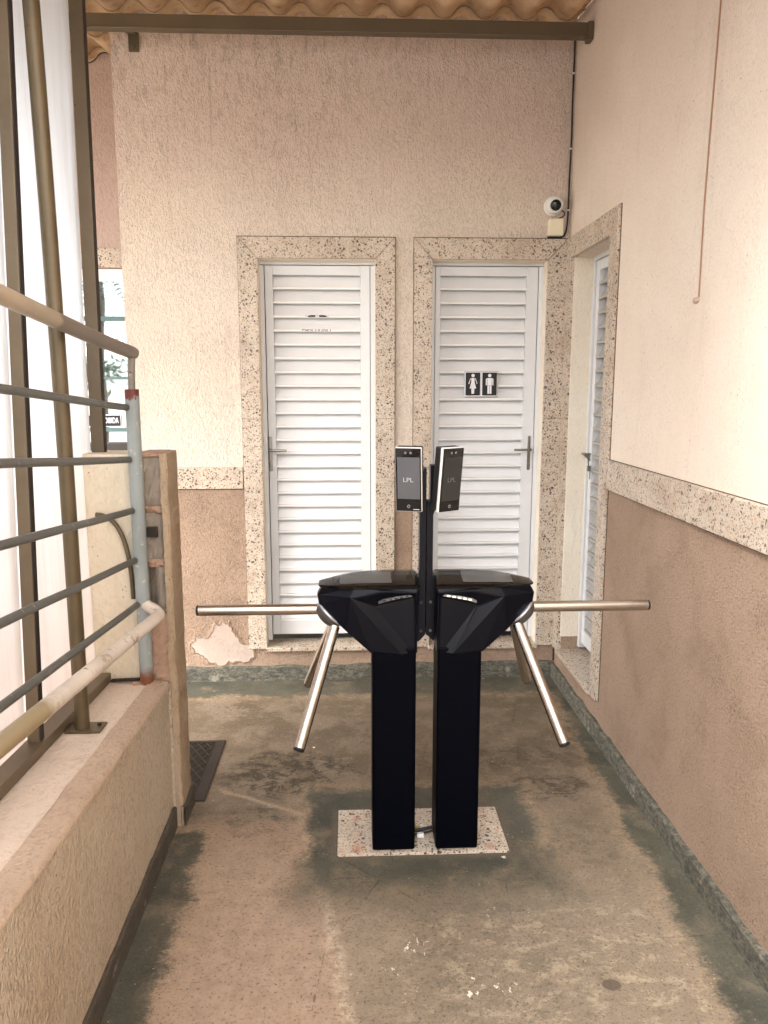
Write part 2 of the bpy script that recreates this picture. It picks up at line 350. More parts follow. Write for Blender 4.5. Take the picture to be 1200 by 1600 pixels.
    ckm = M.ma('MULTIPLY', M.rng(M.ma('ADD', ck, M.ma('MULTIPLY_ADD', n_hi, .10, -.05)), 0.0, 0.006, 1, 0), M.rng(M.noise(1.6, 3, .6, M.scl((1, 1, 1), (9, 9, 0))), .5, .6, 0, .55))
    c = M.mix(ckm, c, lin(56, 48, 40))
    # white paint drips
    vd = M.vor(7.5, M.scl((1, 1, 1), (3.1, 1.7, 0)), out='Distance')
    for (px, py, rx, ry) in ((.186, 2.10, .045, .06), (.33, 1.94, .04, .06), (.42, 1.93, .05, .03), (.44, 2.26, .022, .04), (.10, 2.0, .03, .03)):
        fl = M.ma('MULTIPLY', M.rng(near(px, py, rx, ry, .1), 0.6, 1.1, 1, 0), M.rng(M.noise(38, 4, 0.6, M.scl((1.6, 1, 1), (px * 9, 0, 0))), 0.60, 0.62))
        c = M.mix(fl, c, lin(232, 226, 212))
    dr = M.ma('MULTIPLY', M.rng(M.ma('ADD', vd, M.ma('MULTIPLY_ADD', n_hi, 0.5, -0.25)), 0.010, 0.045, 1, 0), M.rng(M.noise(1.9, 2, 0.5, M.scl((1, 1, 1), (7, 4, 0))), 0.50, 0.56))
    c = M.mix(dr, c, lin(232, 226, 212))
    dk = M.rng(M.ma('ADD', near(.735, 1.925, .030, .022, 0.05), 0.0), 0.85, 1.0, .8, 0)
    c = M.mix(dk, c, lin(88, 76, 66))
    M.set(Base_Color=c, Roughness=M.rng(n_mid, 0.3, 0.7, 0.50, 0.78), Specular_IOR_Level=0.35)
    hh = M.ma('ADD', M.ma('MULTIPLY', n_hi, 0.6), M.ma('ADD', M.ma('MULTIPLY', n_mid, 0.8), M.ma('MULTIPLY', n_vh, 0.2)))
    M.bump(hh, 0.008, 0.6)
    return M.m
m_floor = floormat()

# ------------------------------------------------------------------ geometry helpers
def tag(o, label, cat, group=None, kind=None):
    if label: o['label'] = label
    if cat: o['category'] = cat
    if group: o['group'] = group
    if kind: o['kind'] = kind
    return o
def thing(name, label, cat, loc=(0, 0, 0), rz=0.0, group=None, rot=None):
    o = bpy.data.objects.new(name, None); o.empty_display_size = 0.1; COL.objects.link(o)
    o.location = loc; o.rotation_euler = rot or (0, 0, rz)
    return tag(o, label, cat, group)
def wloc(o):
    v = Vector((0, 0, 0))
    while o: v += o.location; o = o.parent
    return v
def obj(name, bm, mats, parent=None, bevel=0.0, smooth=False, local=False, segs=2, label=None):
    if parent is not None and not local: bmesh.ops.translate(bm, verts=bm.verts, vec=-wloc(parent))
    bmesh.ops.recalc_face_normals(bm, faces=bm.faces)
    if smooth:
        for f in bm.faces: f.smooth = True
    me = bpy.data.meshes.new(name); bm.to_mesh(me); bm.free()
    for m in (mats if isinstance(mats, (list, tuple)) else [mats]): me.materials.append(m)
    o = bpy.data.objects.new(name, me); COL.objects.link(o); o.parent = parent
    if smooth: me.set_sharp_from_angle(angle=R(40))
    if bevel:
        b = o.modifiers.new('bevel', 'BEVEL'); b.width = bevel; b.segments = segs; b.limit_method = 'ANGLE'; b.angle_limit = R(40)
    if label: o['label'] = label
    return o
def B(): return bmesh.new()
def face(bm, pts, mi=0):
    f = bm.faces.new([bm.verts.new(p) for p in pts]); f.material_index = mi; return f
def hexa(bm, a, b, mi=0):
    """a, b: two matching quads (4 points each), bridged into a solid."""
    va = [bm.verts.new(p) for p in a]; vb = [bm.verts.new(p) for p in b]
    n = len(va); fs = [bm.faces.new(va), bm.faces.new(vb[::-1])]
    for i in range(n): fs.append(bm.faces.new((va[i], vb[i], vb[(i + 1) % n], va[(i + 1) % n])))
    for f in fs: f.material_index = mi
def box(bm, x0, x1, y0, y1, z0, z1, mi=0):
    hexa(bm, [(x0, y0, z0), (x1, y0, z0), (x1, y1, z0), (x0, y1, z0)], [(x0, y0, z1), (x1, y0, z1), (x1, y1, z1), (x0, y1, z1)], mi)
def prism_y(bm, pts, y0, y1, mi=0):
    hexa(bm, [(x, y0, z) for x, z in pts], [(x, y1, z) for x, z in pts], mi)
def prism_x(bm, pts, x0, x1, mi=0):
    hexa(bm, [(x0, y, z) for y, z in pts], [(x1, y, z) for y, z in pts], mi)
def tube(bm, path, r, n=16, mi=0, cap=True, rend=None):
    P = [Vector(p) for p in path]; rings = []
    t0 = (P[1] - P[0]).normalized(); up = Vector((0, 0, 1)) if abs(t0.z) < 0.9 else Vector((0, 1, 0))
    u = t0.cross(up).normalized()
    for i, p in enumerate(P):
        if i == 0: t = P[1] - P[0]
        elif i == len(P) - 1: t = P[-1] - P[-2]
        else: t = (P[i + 1] - p).normalized() + (p - P[i - 1]).normalized()
        t.normalize(); u = (u - t * u.dot(t)).normalized(); v = t.cross(u)
        rr = r if rend is None else r + (rend - r) * i / (len(P) - 1)
        k = 1.0
        rings.append([bm.verts.new(p + (u * math.cos(a) + v * math.sin(a)) * rr * k) for a in [2 * math.pi * j / n for j in range(n)]])
    for a, b in zip(rings, rings[1:]):
        for j in range(n):
            f = bm.faces.new((a[j], a[(j + 1) % n], b[(j + 1) % n], b[j])); f.material_index = mi
    if cap:
        for rg in (rings[0], rings[-1]): bm.faces.new(rg).material_index = mi
def bez(p0, p1, p2, p3, n=10):
    p0, p1, p2, p3 = map(Vector, (p0, p1, p2, p3)); out = []
    for i in range(n + 1):
        t = i / n; out.append(p0 * (1 - t) ** 3 + p1 * 3 * t * (1 - t) ** 2 + p2 * 3 * t * t * (1 - t) + p3 * t ** 3)
    return out
def lathe(bm, prof, n=28, mat=None, mi=0):
    rings = []
    for r, z in prof:
        if r < 1e-6: rings.append([bm.verts.new((0, 0, z))])
        else: rings.append([bm.verts.new((r * math.cos(2 * math.pi * j / n), r * math.sin(2 * math.pi * j / n), z)) for j in range(n)])
    for a, b in zip(rings, rings[1:]):
        for j in range(n):
            k = (j + 1) % n
            if len(a) == 1 and len(b) == 1: continue
            if len(a) == 1: f = bm.faces.new((a[0], b[j], b[k]))
            elif len(b) == 1: f = bm.faces.new((a[j], a[k], b[0]))
            else: f = bm.faces.new((a[j], a[k], b[k], b[j]))
            f.material_index = mi
    if mat is not None:
        vs = [v for rg in rings for v in rg]; bmesh.ops.transform(bm, matrix=mat, verts=vs)
def along(d, loc):
    return Matrix.Translation(Vector(loc)) @ Vector(d).to_track_quat('Z', 'Y').to_matrix().to_4x4()
def text_bm(txt, h, origin, rx=90, depth=0.0008, clip=None, bold=0.0, sx=1.0):
    """Lettering standing in the XZ plane, centred on origin, facing -Y."""
    cu = bpy.data.curves.new('lettering', 'FONT'); cu.body = txt; cu.size = h * 1.38; cu.align_x = 'CENTER'; cu.align_y = 'CENTER'
    cu.extrude = depth; cu.offset = bold
    t = bpy.data.objects.new('lettering', cu); COL.objects.link(t)
    dg = bpy.context.evaluated_depsgraph_get(); me = bpy.data.meshes.new_from_object(t.evaluated_get(dg))
    bm = B(); bm.from_mesh(me); bpy.data.objects.remove(t); bpy.data.meshes.remove(me)
    bmesh.ops.transform(bm, matrix=Matrix.Translation(origin) @ Matrix.Rotation(R(rx), 4, 'X') @ Matrix.Diagonal((sx, 1, 1, 1)), verts=bm.verts)
    if clip:
        for z, s in ((clip[0], -1), (clip[1], 1)):
            bmesh.ops.bisect_plane(bm, geom=bm.verts[:] + bm.edges[:] + bm.faces[:], plane_co=(0, 0, z), plane_no=(0, 0, s), clear_outer=True)
    return bm

# ------------------------------------------------------------------ setting
bm = B(); S = 1500
face(bm, [(-S, -S, -0.02), (S, -S, -0.02), (S, S, -0.02), (-S, S, -0.02)])
tag(obj('ground', bm, m_soil), None, None, kind='structure')
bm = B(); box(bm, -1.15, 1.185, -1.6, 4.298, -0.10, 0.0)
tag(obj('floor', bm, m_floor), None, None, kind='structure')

# ------------------------------------------------------------------ building
bld = thing('building', 'peach textured plaster building with granite trims, white louvred toilet doors and a corrugated roof edge', 'building', (0.3, 4.3, 0))
YW = 4.3; XR = 1.185; TOP = 3.62
D1 = (-0.50, 0.135); D2 = (0.44, 1.072); DT = 2.368; DS = 0.195
BK0, BK1 = 1.126, 1.248
# back wall: material 0 cream above, 1 pink below the band
bm = B()
def pier(x0, x1):
    box(bm, x0, x1, YW, YW + .15, 1.19, TOP, 0); box(bm, x0, x1, YW, YW + .15, 0, 1.19, 1)
pier(-1.215, D1[0]); pier(D1[1], D2[0]); pier(D2[1], XR)
for d in (D1, D2):
    box(bm, d[0], d[1], YW, YW + .15, DT, TOP, 0); box(bm, d[0], d[1], YW, YW + .15, 0, DS - .02, 1)
obj('wall', bm, [m_up_back, m_low], bld, label='back wall of cream textured plaster above, dusty pink below')
# return to the recess, recessed wall with the window
bm = B()
box(bm, -1.215, -1.065, YW + .15, 5.05, 0, TOP + .12, 0)
YR = 5.05
WX0, WX1, WZ0, WZ1 = -2.7, -1.30, 1.33, 2.42
box(bm, -3.6, WX0, YR, YR + .15, 0, 3.75); box(bm, WX1, -1.065, YR, YR + .15, 0, 3.75)
box(bm, WX0, WX1, YR, YR + .15, WZ1, 3.75); box(bm, WX0, WX1, YR, YR + .15, 0, WZ0 - .06)
obj('wall', bm, m_recess, bld, label='recessed pinkish wall beyond the corner, holding the window')
# right wall
YD0, YD1 = 3.576, 4.200
RB0, RB1 = 1.224, 1.360
bm = B()
def rp(y0, y1):
    box(bm, XR, XR + .2, y0, y1, 1.29, 4.6, 0); box(bm, XR, XR + .2, y0, y1, -.1, 1.29, 1)
rp(-1.6, YD0); rp(YD1, 4.65)
box(bm, XR, XR + .2, YD0, YD1, DT, 4.6, 0); box(bm, XR, XR + .2, YD0, YD1, -.1, DS - .02, 1)
obj('wall', bm, [m_up_right, m_low], bld, label='right wall of smoother cream plaster above and dusty pink plaster below')
bm = B(); box(bm, XR + .004, XR + .125, YD1 - .012, YD1 - .0005, .275, DT - .001); box(bm, XR + .001, XR + .125, YD0 + .0005, YD0 + .012, .2, DT - .001)
for d in (D1, D2):
    box(bm, d[0] + .0005, d[0] + .004, YW + .001, YW + .149, DS + .005, DT - .001); box(bm, d[1] - .004, d[1] - .0005, YW + .001, YW + .149, DS + .005, DT - .001); box(bm, d[0] + .0045, d[1] - .0045, YW + .001, YW + .149, DT - .004, DT - .0005)
obj('door_reveal', bm, m_reveal, bld)
# interior darkness behind the louvres
bm = B(); box(bm, -1.06, 1.9, 5.3, 5.4, 0, 3.4); box(bm, 2.3, 2.4, 3.0, 5.3, 0, 3.4); box(bm, -1.06, 2.4, 4.46, 5.4, 3.3, 3.4); box(bm, XR + .2, 2.4, 3.0, 3.1, 0, 3.4); box(bm, 1.39, 2.4, 3.1, 4.46, 3.3, 3.4)
box(bm, 0.25, 0.33, 4.46, 5.3, 0, 3.3)
obj('inner_wall', bm, m_dark, bld)
# granite bands
bm = B(); box(bm, -1.218, -0.607, YW - .014, YW + .01, BK0, BK1); obj('granite_band', bm, m_granite, bld, bevel=.003)
bm = B(); box(bm, XR - .016, XR + .01, -1.6, 3.475, RB0, RB1); obj('granite_band', bm, m_granite, bld, bevel=.004)
# slate skirtings, uneven top edge
def skirting_x(x0, x1, y0, y1, h, mat, step=.04, jag=.006, parent=bld, seed=0):
    bm = B(); n = max(2, int((x1 - x0) / step)); prev = None
    for i in range(n + 1):
        x = x0 + (x1 - x0) * i / n
        hz = h(x) + mnoise.noise(Vector((x * 9, seed, 0))) * jag * 2
        yo = y0 + mnoise.noise(Vector((x * 14, seed, 5))) * .003
        cur = [bm.verts.new(p) for p in ((x, yo, 0.0), (x, yo, hz - .006), (x, yo + .006, hz), (x, y1, hz), (x, y1, 0.0))]
        if prev:
            for j in range(4): bm.faces.new((prev[j], cur[j], cur[j + 1], prev[j + 1]))
        prev = cur
    return bm
bm = skirting_x(-1.215, 1.172, YW - .022, YW + .002, lambda x: .088 + .006 * x, m_slate)
obj('skirting', bm, m_slate, bld, label='grey-green slate skirting along the back wall')
def skirting_y(y0, y1, xf, xb, h, seed):
    bm = B(); n = int((y1 - y0) / .035); prev = None
    for i in range(n + 1):
        y = y0 + (y1 - y0) * i / n
        hz = h + mnoise.noise(Vector((seed, y * 9, 0))) * .012 + mnoise.noise(Vector((seed, y * 40, 3))) * .004
        xo = xf + mnoise.noise(Vector((seed, y * 14, 5))) * .004; s = 1 if xb > xf else -1
        cur = [bm.verts.new(p) for p in ((xo, y, 0.0), (xo, y, hz - .006), (xo + s * .006, y, hz), (xb, y, hz), (xb, y, 0.0))]
        if prev:
            for j in range(4): bm.faces.new((prev[j], cur[j], cur[j + 1], prev[j + 1]))
        prev = cur
    return bm
obj('skirting', skirting_y(-1.6, 4.29, XR - .022, XR + .002, .082, 2.0), m_slate, bld, label='grey-green slate skirting along the right wall')

# dirty joint lines round the surrounds
m_joint = simple('dirty_joint', lin(98, 76, 60), 0.9, var=0.5)
bm = B()
for x0_, x1_ in ((-.602, .239), (.343, 1.176)):
    box(bm, x0_ - .004, x1_ + .004 if x1_ < 1 else x1_, YW - .004, YW + .004, 2.4775, 2.4825); box(bm, x1_ + .0005, x1_ + .004, YW - .003, YW + .004, .19, 2.477); box(bm, x0_ - .0035, x0_ - .0005, YW - .002, YW + .004, .19, 2.477)
box(bm, XR - .004, XR + .004, 3.470, 4.282, 2.4775, 2.4815); box(bm, XR - .003, XR + .004, 3.4695, 3.4735, .185, 2.477)
box(bm, -1.218, -.607, YW - .004, YW + .004, BK0 - .0045, BK0 - .0005); box(bm, XR - .005, XR + .004, -1.6, 3.469, RB0 - .0045, RB0 - .0005); box(bm, XR - .003, XR + .004, -1.6, 3.469, RB1 + .0005, RB1 + .003)
obj('joint_line', bm, m_joint, bld)
# granite door surrounds with mitred corners
def surround(x0, x1, z0, z1, t, put):
    """outer box x0..x1, z0..z1, board widths t=(left, right, top); put(u, z, d) -> world point, d = depth out of wall"""
    bm = B(); a, b, c = t; g = .0012
    L = [(x0, z0), (x0 + a, z0), (x0 + a, z1 - c - g), (x0, z1 - g)]
    Rr = [(x1 - b, z0), (x1, z0), (x1, z1 - g), (x1 - b, z1 - c - g)]
    T = [(x0 + g, z1), (x0 + a + g, z1 - c), (x1 - b - g, z1 - c), (x1 - g, z1)]
    def cut(poly, zc):     # butt joint across an upright
        lo = [poly[0], poly[1], (poly[1][0], zc - g / 2), (poly[0][0], zc - g / 2)]
        hi = [(poly[0][0], zc + g / 2), (poly[1][0], zc + g / 2), poly[2], poly[3]]
        return [lo, hi]
    for poly in cut(L, 1.515) + cut(Rr, 1.515) + [T]:
        hexa(bm, [put(u, z, .016) for u, z in poly], [put(u, z, -.012) for u, z in poly])
    return bm
put_b = lambda u, z, d: (u, YW - d, z)
obj('door_surround', surround(-.602, .239, .19, 2.477, (.104, .106, .109), put_b), m_granite, bld, bevel=.0015)
obj('door_surround', surround(.343, 1.176, .19, 2.477, (.099, .106, .109), put_b), m_granite, bld, bevel=.0015)
put_r = lambda u, z, d: (XR - d, u, z)
obj('door_surround', surround(3.474, 4.282, .185, 2.477, (.104, .084, .110), put_r), m_granite, bld, bevel=.0015)
# doorsteps
for d in (D1, D2):
    bm = B(); box(bm, d[0] - .004, d[1] + .004, YW - .028, YW + .15, DS - .018, DS + .004); obj('doorstep', bm, m_granite, bld, bevel=.003)
bm = B(); box(bm, XR - .024, XR + .2, YD0 + .002, YD1 - .002, DS - .018, DS + .004); obj('doorstep', bm, m_granite, bld, bevel=.003)

# louvred doors, built on the XZ plane then placed by a transform
def louvre_door(width, z0, z1, sx0, sx1, M, handle, label=None):
    """width along local x; local y = depth (0 = front of leaf, + into the room)"""
    def fin(bm): bmesh.ops.transform(bm, matrix=M, verts=bm.verts); return bm
    bm = B()
    box(bm, .012, sx0, 0, .048, z0, z1); box(bm, sx1, width - .012, 0, .048, z0, z1)
    box(bm, sx0, sx1, .002, .03, z0, z0 + .082); box(bm, sx0, sx1, .002, .03, z1 - .05, z1)
    leaf = obj('door', fin(bm), m_white2, bld, bevel=.002, label=label)
    bm = B(); p = .0757; z = z0 + .082
    while z + .03 < z1 - .05:
        zt = z + p + .001
        pts = [(.012, z - .001), (.000, z - .001), (-.001, z + .001), (-.001, z + .011), (.001, z + .0125), (.012, z + .013), (.044, zt), (.0455, zt - .001), (.014, z + .010)]
        hexa(bm, [(sx0 + .0005, y, zz) for y, zz in pts], [(sx1 - .0005, y, zz) for y, zz in pts])
        z += p
    obj('louvre_panel', fin(bm), m_white, leaf)
    bm = B()   # jamb frame, two steps
    for (a, b, c, d) in ((0, .009, -.012, .045), ):
        box(bm, -.022, -.001 + b, c, d, z0 - .03, z1 + .0); box(bm, width - b, width + .022, c, d, z0 - .03, z1)
        box(bm, -.022, width + .022, c, d, z1 + .003, z1 + .024)
    box(bm, -.034, -.022, -.02, .045, z0 - .03, z1 + .024); box(bm, width + .022, width + .034, -.02, .045, z0 - .03, z1 + .024); 
    obj('door_frame', fin(bm), m_white2, leaf, bevel=.0015)
    hx, sgn = handle
    if sgn:
        bm = B(); box(bm, hx - .009, hx + .009, -.005, .001, 1.215, 1.41)
        lathe(bm, [(0, .0), (.011, .0), (.011, .012), (.008, .02), (.008, .05), (0, .05)], 14, along((0, -1, 0), (hx, -.004, 1.335)))
        tube(bm, [(hx, -.048, 1.335), (hx + sgn * .02, -.05, 1.335), (hx + sgn * .095, -.046, 1.335)], .008, 12, rend=.006)
        lathe(bm, [(0, 0), (.008, 0), (.008, .006), (0, .007)], 12, along((0, -1, 0), (hx, -.005, 1.255)))
        obj('handle', fin(bm), m_chrome, leaf, bevel=.002, smooth=True)
    return leaf
YL = 4.385
doorA = louvre_door(.600, .245, 2.345, .055, .535, Matrix.Translation((-.4825, YL, 0)), (.022, 1), 'left louvred door, bright white, with scraps of an old sticker')
doorB = louvre_door(.596, .245, 2.345, .040, .520, Matrix.Translation((.458, YL, 0)), (.560, -1), 'right louvred door carrying the two restroom pictograms')
MR = Matrix.Translation((XR + .118, 3.60, 0)) @ Matrix.Rotation(R(90), 4, 'Z') @ Matrix.Diagonal((1, -1, 1, 1))
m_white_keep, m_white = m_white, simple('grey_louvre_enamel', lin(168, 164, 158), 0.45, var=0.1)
doorC = louvre_door(.580, .245, 2.345, .055, .520, MR, (.0, 0), 'louvred door seen edge-on in the right wall')
m_white = m_white_keep
# latch with padlock on the side door
bm = B(); xl = XR + .11; yl = 4.15
box(bm, xl - .03, xl + .012, yl - .02, yl + .03, 1.322, 1.332); prism_y(bm, [(xl - .03, 1.322), (xl + .01, 1.322), (xl + .01, 1.285)], yl - .01, yl + .02)
tube(bm, [(xl - .004, yl - .02, 1.30), (xl - .008, yl - .028, 1.28), (xl - .004, yl - .028, 1.262)], .003, 8)
box(bm, xl - .012, xl + .004, yl - .036, yl - .02, 1.235, 1.265); tube(bm, [(xl + .004, yl - .024, 1.235), (xl + .004, yl - .024, 1.19)], .003, 8)
obj('latch', bm, m_chrome, doorC, bevel=.001)

# peeled patch of the pink plaster
def ragged(pts, sub=9, amp=.024, seed=1):
    out = []
    for i in range(len(pts)):
        a, b = Vector(pts[i]), Vector(pts[(i + 1) % len(pts)])
        for k in range(sub):
            p = a.lerp(b, k / sub); d = (b - a).normalized(); nrm = Vector((-d.y, d.x))
            out.append(p + nrm * (mnoise.noise(Vector((p.x * 38, p.y * 38, seed))) * amp))
    return out
pp = ragged([(-.943, .200), (-.905, .262), (-.845, .255), (-.79, .345), (-.71, .350), (-.70, .30), (-.665, .236), (-.59, .205), (-.568, .17), (-.60, .118), (-.70, .11), (-.80, .093), (-.86, .140), (-.90, .165)])
bm = B(); hexa(bm, [(p.x, YW - .0025, p.y) for p in pp], [(p.x, YW + .004, p.y) for p in pp])
obj('bare_patch', bm, m_patch, bld, label='pale bare patch where the pink plaster has peeled off')

cen = Vector((sum(p.x for p in pp) / len(pp), sum(p.y for p in pp) / len(pp)))
bm = B(); inn = [p + (p - cen).normalized() * -.0015 for p in pp]
outr = [p + (p - cen).normalized() * (.012 + .016 * abs(mnoise.noise(Vector((p.x * 30, p.y * 30, 4))))) for p in pp]
n_ = len(pp); ri = [[bm.verts.new((q.x, YW - d_, q.y)) for q in L_] for L_, d_ in ((inn, .0), (inn, .0062), (outr, .0012))]
for a_, b_ in zip(ri, ri[1:]):
    for k in range(n_): bm.faces.new((a_[k], a_[(k + 1) % n_], b_[(k + 1) % n_], b_[k]))
obj('flaking_edge', bm, m_low, bld)
# roof sheet: corrugated, with overlapping courses
bm = B(); per = .2035; x0r, x1r = -3.6, XR - .003; nx = int((x1r - x0r) / per * 14)
ys = []; y = 1.35
while y < 5.25: ys.append((y, min(y + .43, 5.25))); y += .40
for ci, (ya, yb) in enumerate(ys):
    grid = []
    for yy, lift in ((ya, -.009), ((ya + yb) / 2, -.004), (yb, -.0005)):
        row = []
        for i in range(nx + 1):
            x = x0r + (x1r - x0r) * i / nx; ph = (x / per + .18) * 2 * math.pi
            cz = math.cos(ph); cz = (abs(cz) ** .75) * (1 if cz > 0 else -1)
            zz = 3.525 + .12 * (yy - 4.05) + .030 * cz + lift + .002 * mnoise.noise(Vector((x * 3, yy * 3, 0)))
            row.append(bm.verts.new((x, yy, zz)))
        grid.append(row)
    for a, b in zip(grid, grid[1:]):
        for i in range(nx): bm.faces.new((a[i], a[i + 1], b[i + 1], b[i]))
rf = obj('roof', bm, m_roof, bld, smooth=True)
so = rf.modifiers.new('thickness', 'SOLIDIFY'); so.thickness = .006
# black tube put in as the shadowed gap between roof waves and recessed wall, and at the sheet joint
bm = B(); pts = []
for i in range(60):
    x = -2.2 + 1.0 * i / 59 * 1.0; ph = (x / per + .18) * 2 * math.pi; cz = math.cos(ph); cz = (abs(cz) ** .75) * (1 if cz > 0 else -1)
    pts.append((x, YR - .008, 3.525 + .12 * (YR - 4.05) + .03 * cz - .012))
tube(bm, pts, .006, 8); obj('roof_gap_shade', bm, m_rubber, bld)
# beam under the roof edge
bm = B(); box(bm, -3.6, XR - .03, 4.0, 4.045, 3.372, 3.428); box(bm, -3.6, XR - .03, 3.995, 4.045, 3.362, 3.372)
beam = obj('roof_beam', bm, m_beam, bld, bevel=.003)
bm = B(); box(bm, XR - .03, XR - .004, 3.993, 4.05, 3.350, 3.432); obj('end_plate', bm, m_beam, beam, bevel=.002)
bm = B(); box(bm, -1.120, -1.068, 4.284, 4.294, 3.372, 3.47); hexa(bm, [(-1.115, 4.046, 3.39), (-1.073, 4.046, 3.39), (-1.073, 4.046, 3.398), (-1.115, 4.046, 3.398)], [(-1.115, 4.283, 3.45), (-1.073, 4.283, 3.45), (-1.073, 4.283, 3.458), (-1.115, 4.283, 3.458)])
tube(bm, [(-1.094, 4.2845, 3.395), (-1.094, 4.279, 3.395)], .01, 8); obj('bracket', bm, m_beam, beam, bevel=.002)

# window in the recess
fr = B(); yf = YR + .015
box(fr, WX0, WX1, yf, yf + .05, 2.345, WZ1 - .002); box(fr, WX0, WX0 + .05, yf, yf + .05, WZ0, 2.345); box(fr, WX1 - .012, WX1, yf, yf + .05, WZ0, 2.345)
win = obj('window', fr, m_white, bld, bevel=.004)
bm = B(); box(bm, WX0 + .05, WX1 - .012, yf + .022, yf + .028, WZ0 + .0, 2.345); obj('pane', bm, m_glass, win)
bm = B(); box(bm, WX0 + .05, WX1 - .012, yf + .004, yf + .02, 2.10, 2.13); box(bm, WX0 + .05, WX1 - .012, yf + .004, yf + .02, 1.735, 1.75); box(bm, WX0 + .05, WX1 - .012, yf + .002, yf + .02, 1.40, 1.425)
obj('glazing_bar', bm, m_teal, win, bevel=.002)
bm = B(); box(bm, WX0 - .05, WX1 + .08, YR - .03, YR + .14, WZ0 - .058, WZ0 - .002); obj('sill', bm, m_dark, win, bevel=.004)
bm = B(); box(bm, WX0 - .09, WX1 + .1, YR - .014, YR + .01, WZ1 + .002, WZ1 + .118); obj('granite_lintel', bm, m_granite, bld, bevel=.003)

# sign in the window
sg = thing('notice_sign', 'small black notice sign with white capitals stuck low on the recessed window', 'sign', (-1.62, YR, 1.44))
bm = B(); box(bm, -1.775, -1.492, YR + .026, YR + .029, 1.432, 1.510); obj('border', bm, m_paper, sg)
bm = B(); box(bm, -1.769, -1.498, YR + .0235, YR + .0255, 1.437, 1.505); obj('plate', bm, m_black, sg)
obj('lettering', text_bm('PROIBIDA', .036, (-1.570, YR + .0228, 1.471), depth=.0004, bold=.0008, sx=.56), m_paper, sg)
bm = B(); box(bm, -1.480, -1.33, YR + .026, YR + .029, 1.432, 1.500)
tag(obj('paper_notice', bm, m_paper), 'blank white paper strip taped to the window right of the black notice sign', 'notice')

# ------------------------------------------------------------------ low wall with ledge (left)
def zl(y): return .600 + (2.785 - y) * .0485
lw = thing('low_wall', 'low sand-coloured plaster wall with a pale flat ledge running along the left side', 'wall', (-.9, 1.2, 0))
Y0, Y1 = -1.4, 2.785
bm = B(); n = 60; prev = None
for i in range(n + 1):
    y = Y0 + (Y1 - Y0) * i / n; z = zl(y); w_ = mnoise.noise(Vector((y * 5, 0, 0))) * .003
    cur = [bm.verts.new(p) for p in ((-.700 + w_ * .5, y, 0), (-.700 + w_, y, z - .022), (-1.15, y, z - .022), (-1.15, y, 0))]
    if prev:
        for j in range(4):
            bm.faces.new((prev[j], cur[j], cur[(j + 1) % 4], prev[(j + 1) % 4]))
    else: bm.faces.new(cur)
    prev = cur
bm.faces.new(prev)
obj('wall_body', bm, m_ledge, lw)
bm = B(); prev = None
for i in range(n + 1):
    y = Y0 + (Y1 - Y0) * i / n; z = zl(y)
    cur = [bm.verts.new(p) for p in ((-.768, y, z - .0225), (-.768, y, z - .003), (-1.15, y, z), (-1.15, y, z - .0225))]
    if prev:
        for j in range(4): bm.faces.new((prev[j], cur[j], cur[(j + 1) % 4], prev[(j + 1) % 4]))
    prev = cur
obj('ledge', bm, m_ledge_top, lw)
bm = B(); prev = None; n2 = 160
for i in range(n2 + 1):
    y = Y0 + (Y1 - Y0) * i / n2; z = zl(y); w_ = mnoise.noise(Vector((y * 11, 2, 0))) * .004 + mnoise.noise(Vector((y * 45, 2, 0))) * .002
    e_ = mnoise.noise(Vector((y * 8, 9, 0))) * .006
    cur = [bm.verts.new(p) for p in ((-.694 + w_, y, z - .024), (-.694 + w_, y, z - .014), (-.702 + w_, y, z - .003), (-.765 + e_, y, z + .0015), (-.770 + e_, y, z - .004), (-.770 + e_, y, z - .0215))]
    if prev:
        for j in range(5): bm.faces.new((prev[j], cur[j], cur[j + 1], prev[j + 1]))
        bm.faces.new((prev[5], cur[5], cur[0], prev[0]))
    prev = cur
obj('coping', bm, m_coping, lw, smooth=True)
obj('skirting', skirting_y(-1.4, 2.785, -.688, -.702, .088, 7.0), m_slate2, lw)

# end block wall: plaster, exposed blocks
bw = thing('block_wall', 'tan plastered end pier with broken concrete blocks exposed beside the blue-grey post', 'wall', (-.9, 2.88, 0))
bm = B(); ZT = 1.455
n = 110; prev = None
for i in range(n + 1):       # rough right-hand strip
    z = ZT * i / n; a = mnoise.noise(Vector((z * 8, 3, 0))) * .006 + (mnoise.noise(Vector((z * 34, 4, 0))) * .005)
    cur = [bm.verts.new(p) for p in ((-.692 + a, 2.790, z), (-.674 + a, 2.789, z), (-.667 + a, 2.797, z), (-.667 + a * .6, 2.955, z), (-.675, 2.965, z), (-.692, 2.965, z))]
    if prev:
        for j in range(6): bm.faces.new((prev[j], cur[j], cur[(j + 1) % 6], prev[(j + 1) % 6]))
    prev = cur
bm.faces.new(prev)
obj('plaster_edge', bm, m_pillar, bw, smooth=True)
bm = B(); box(bm, -1.7, -.772, 2.80, 2.965, 0, ZT - .001); obj('plaster_face', bm, m_palecream, bw, bevel=.004)
bm = B(); box(bm, -.7715, -.6915, 2.7865, 2.9640, 0, .5795); obj('plaster_foot', bm, m_ledge, bw)
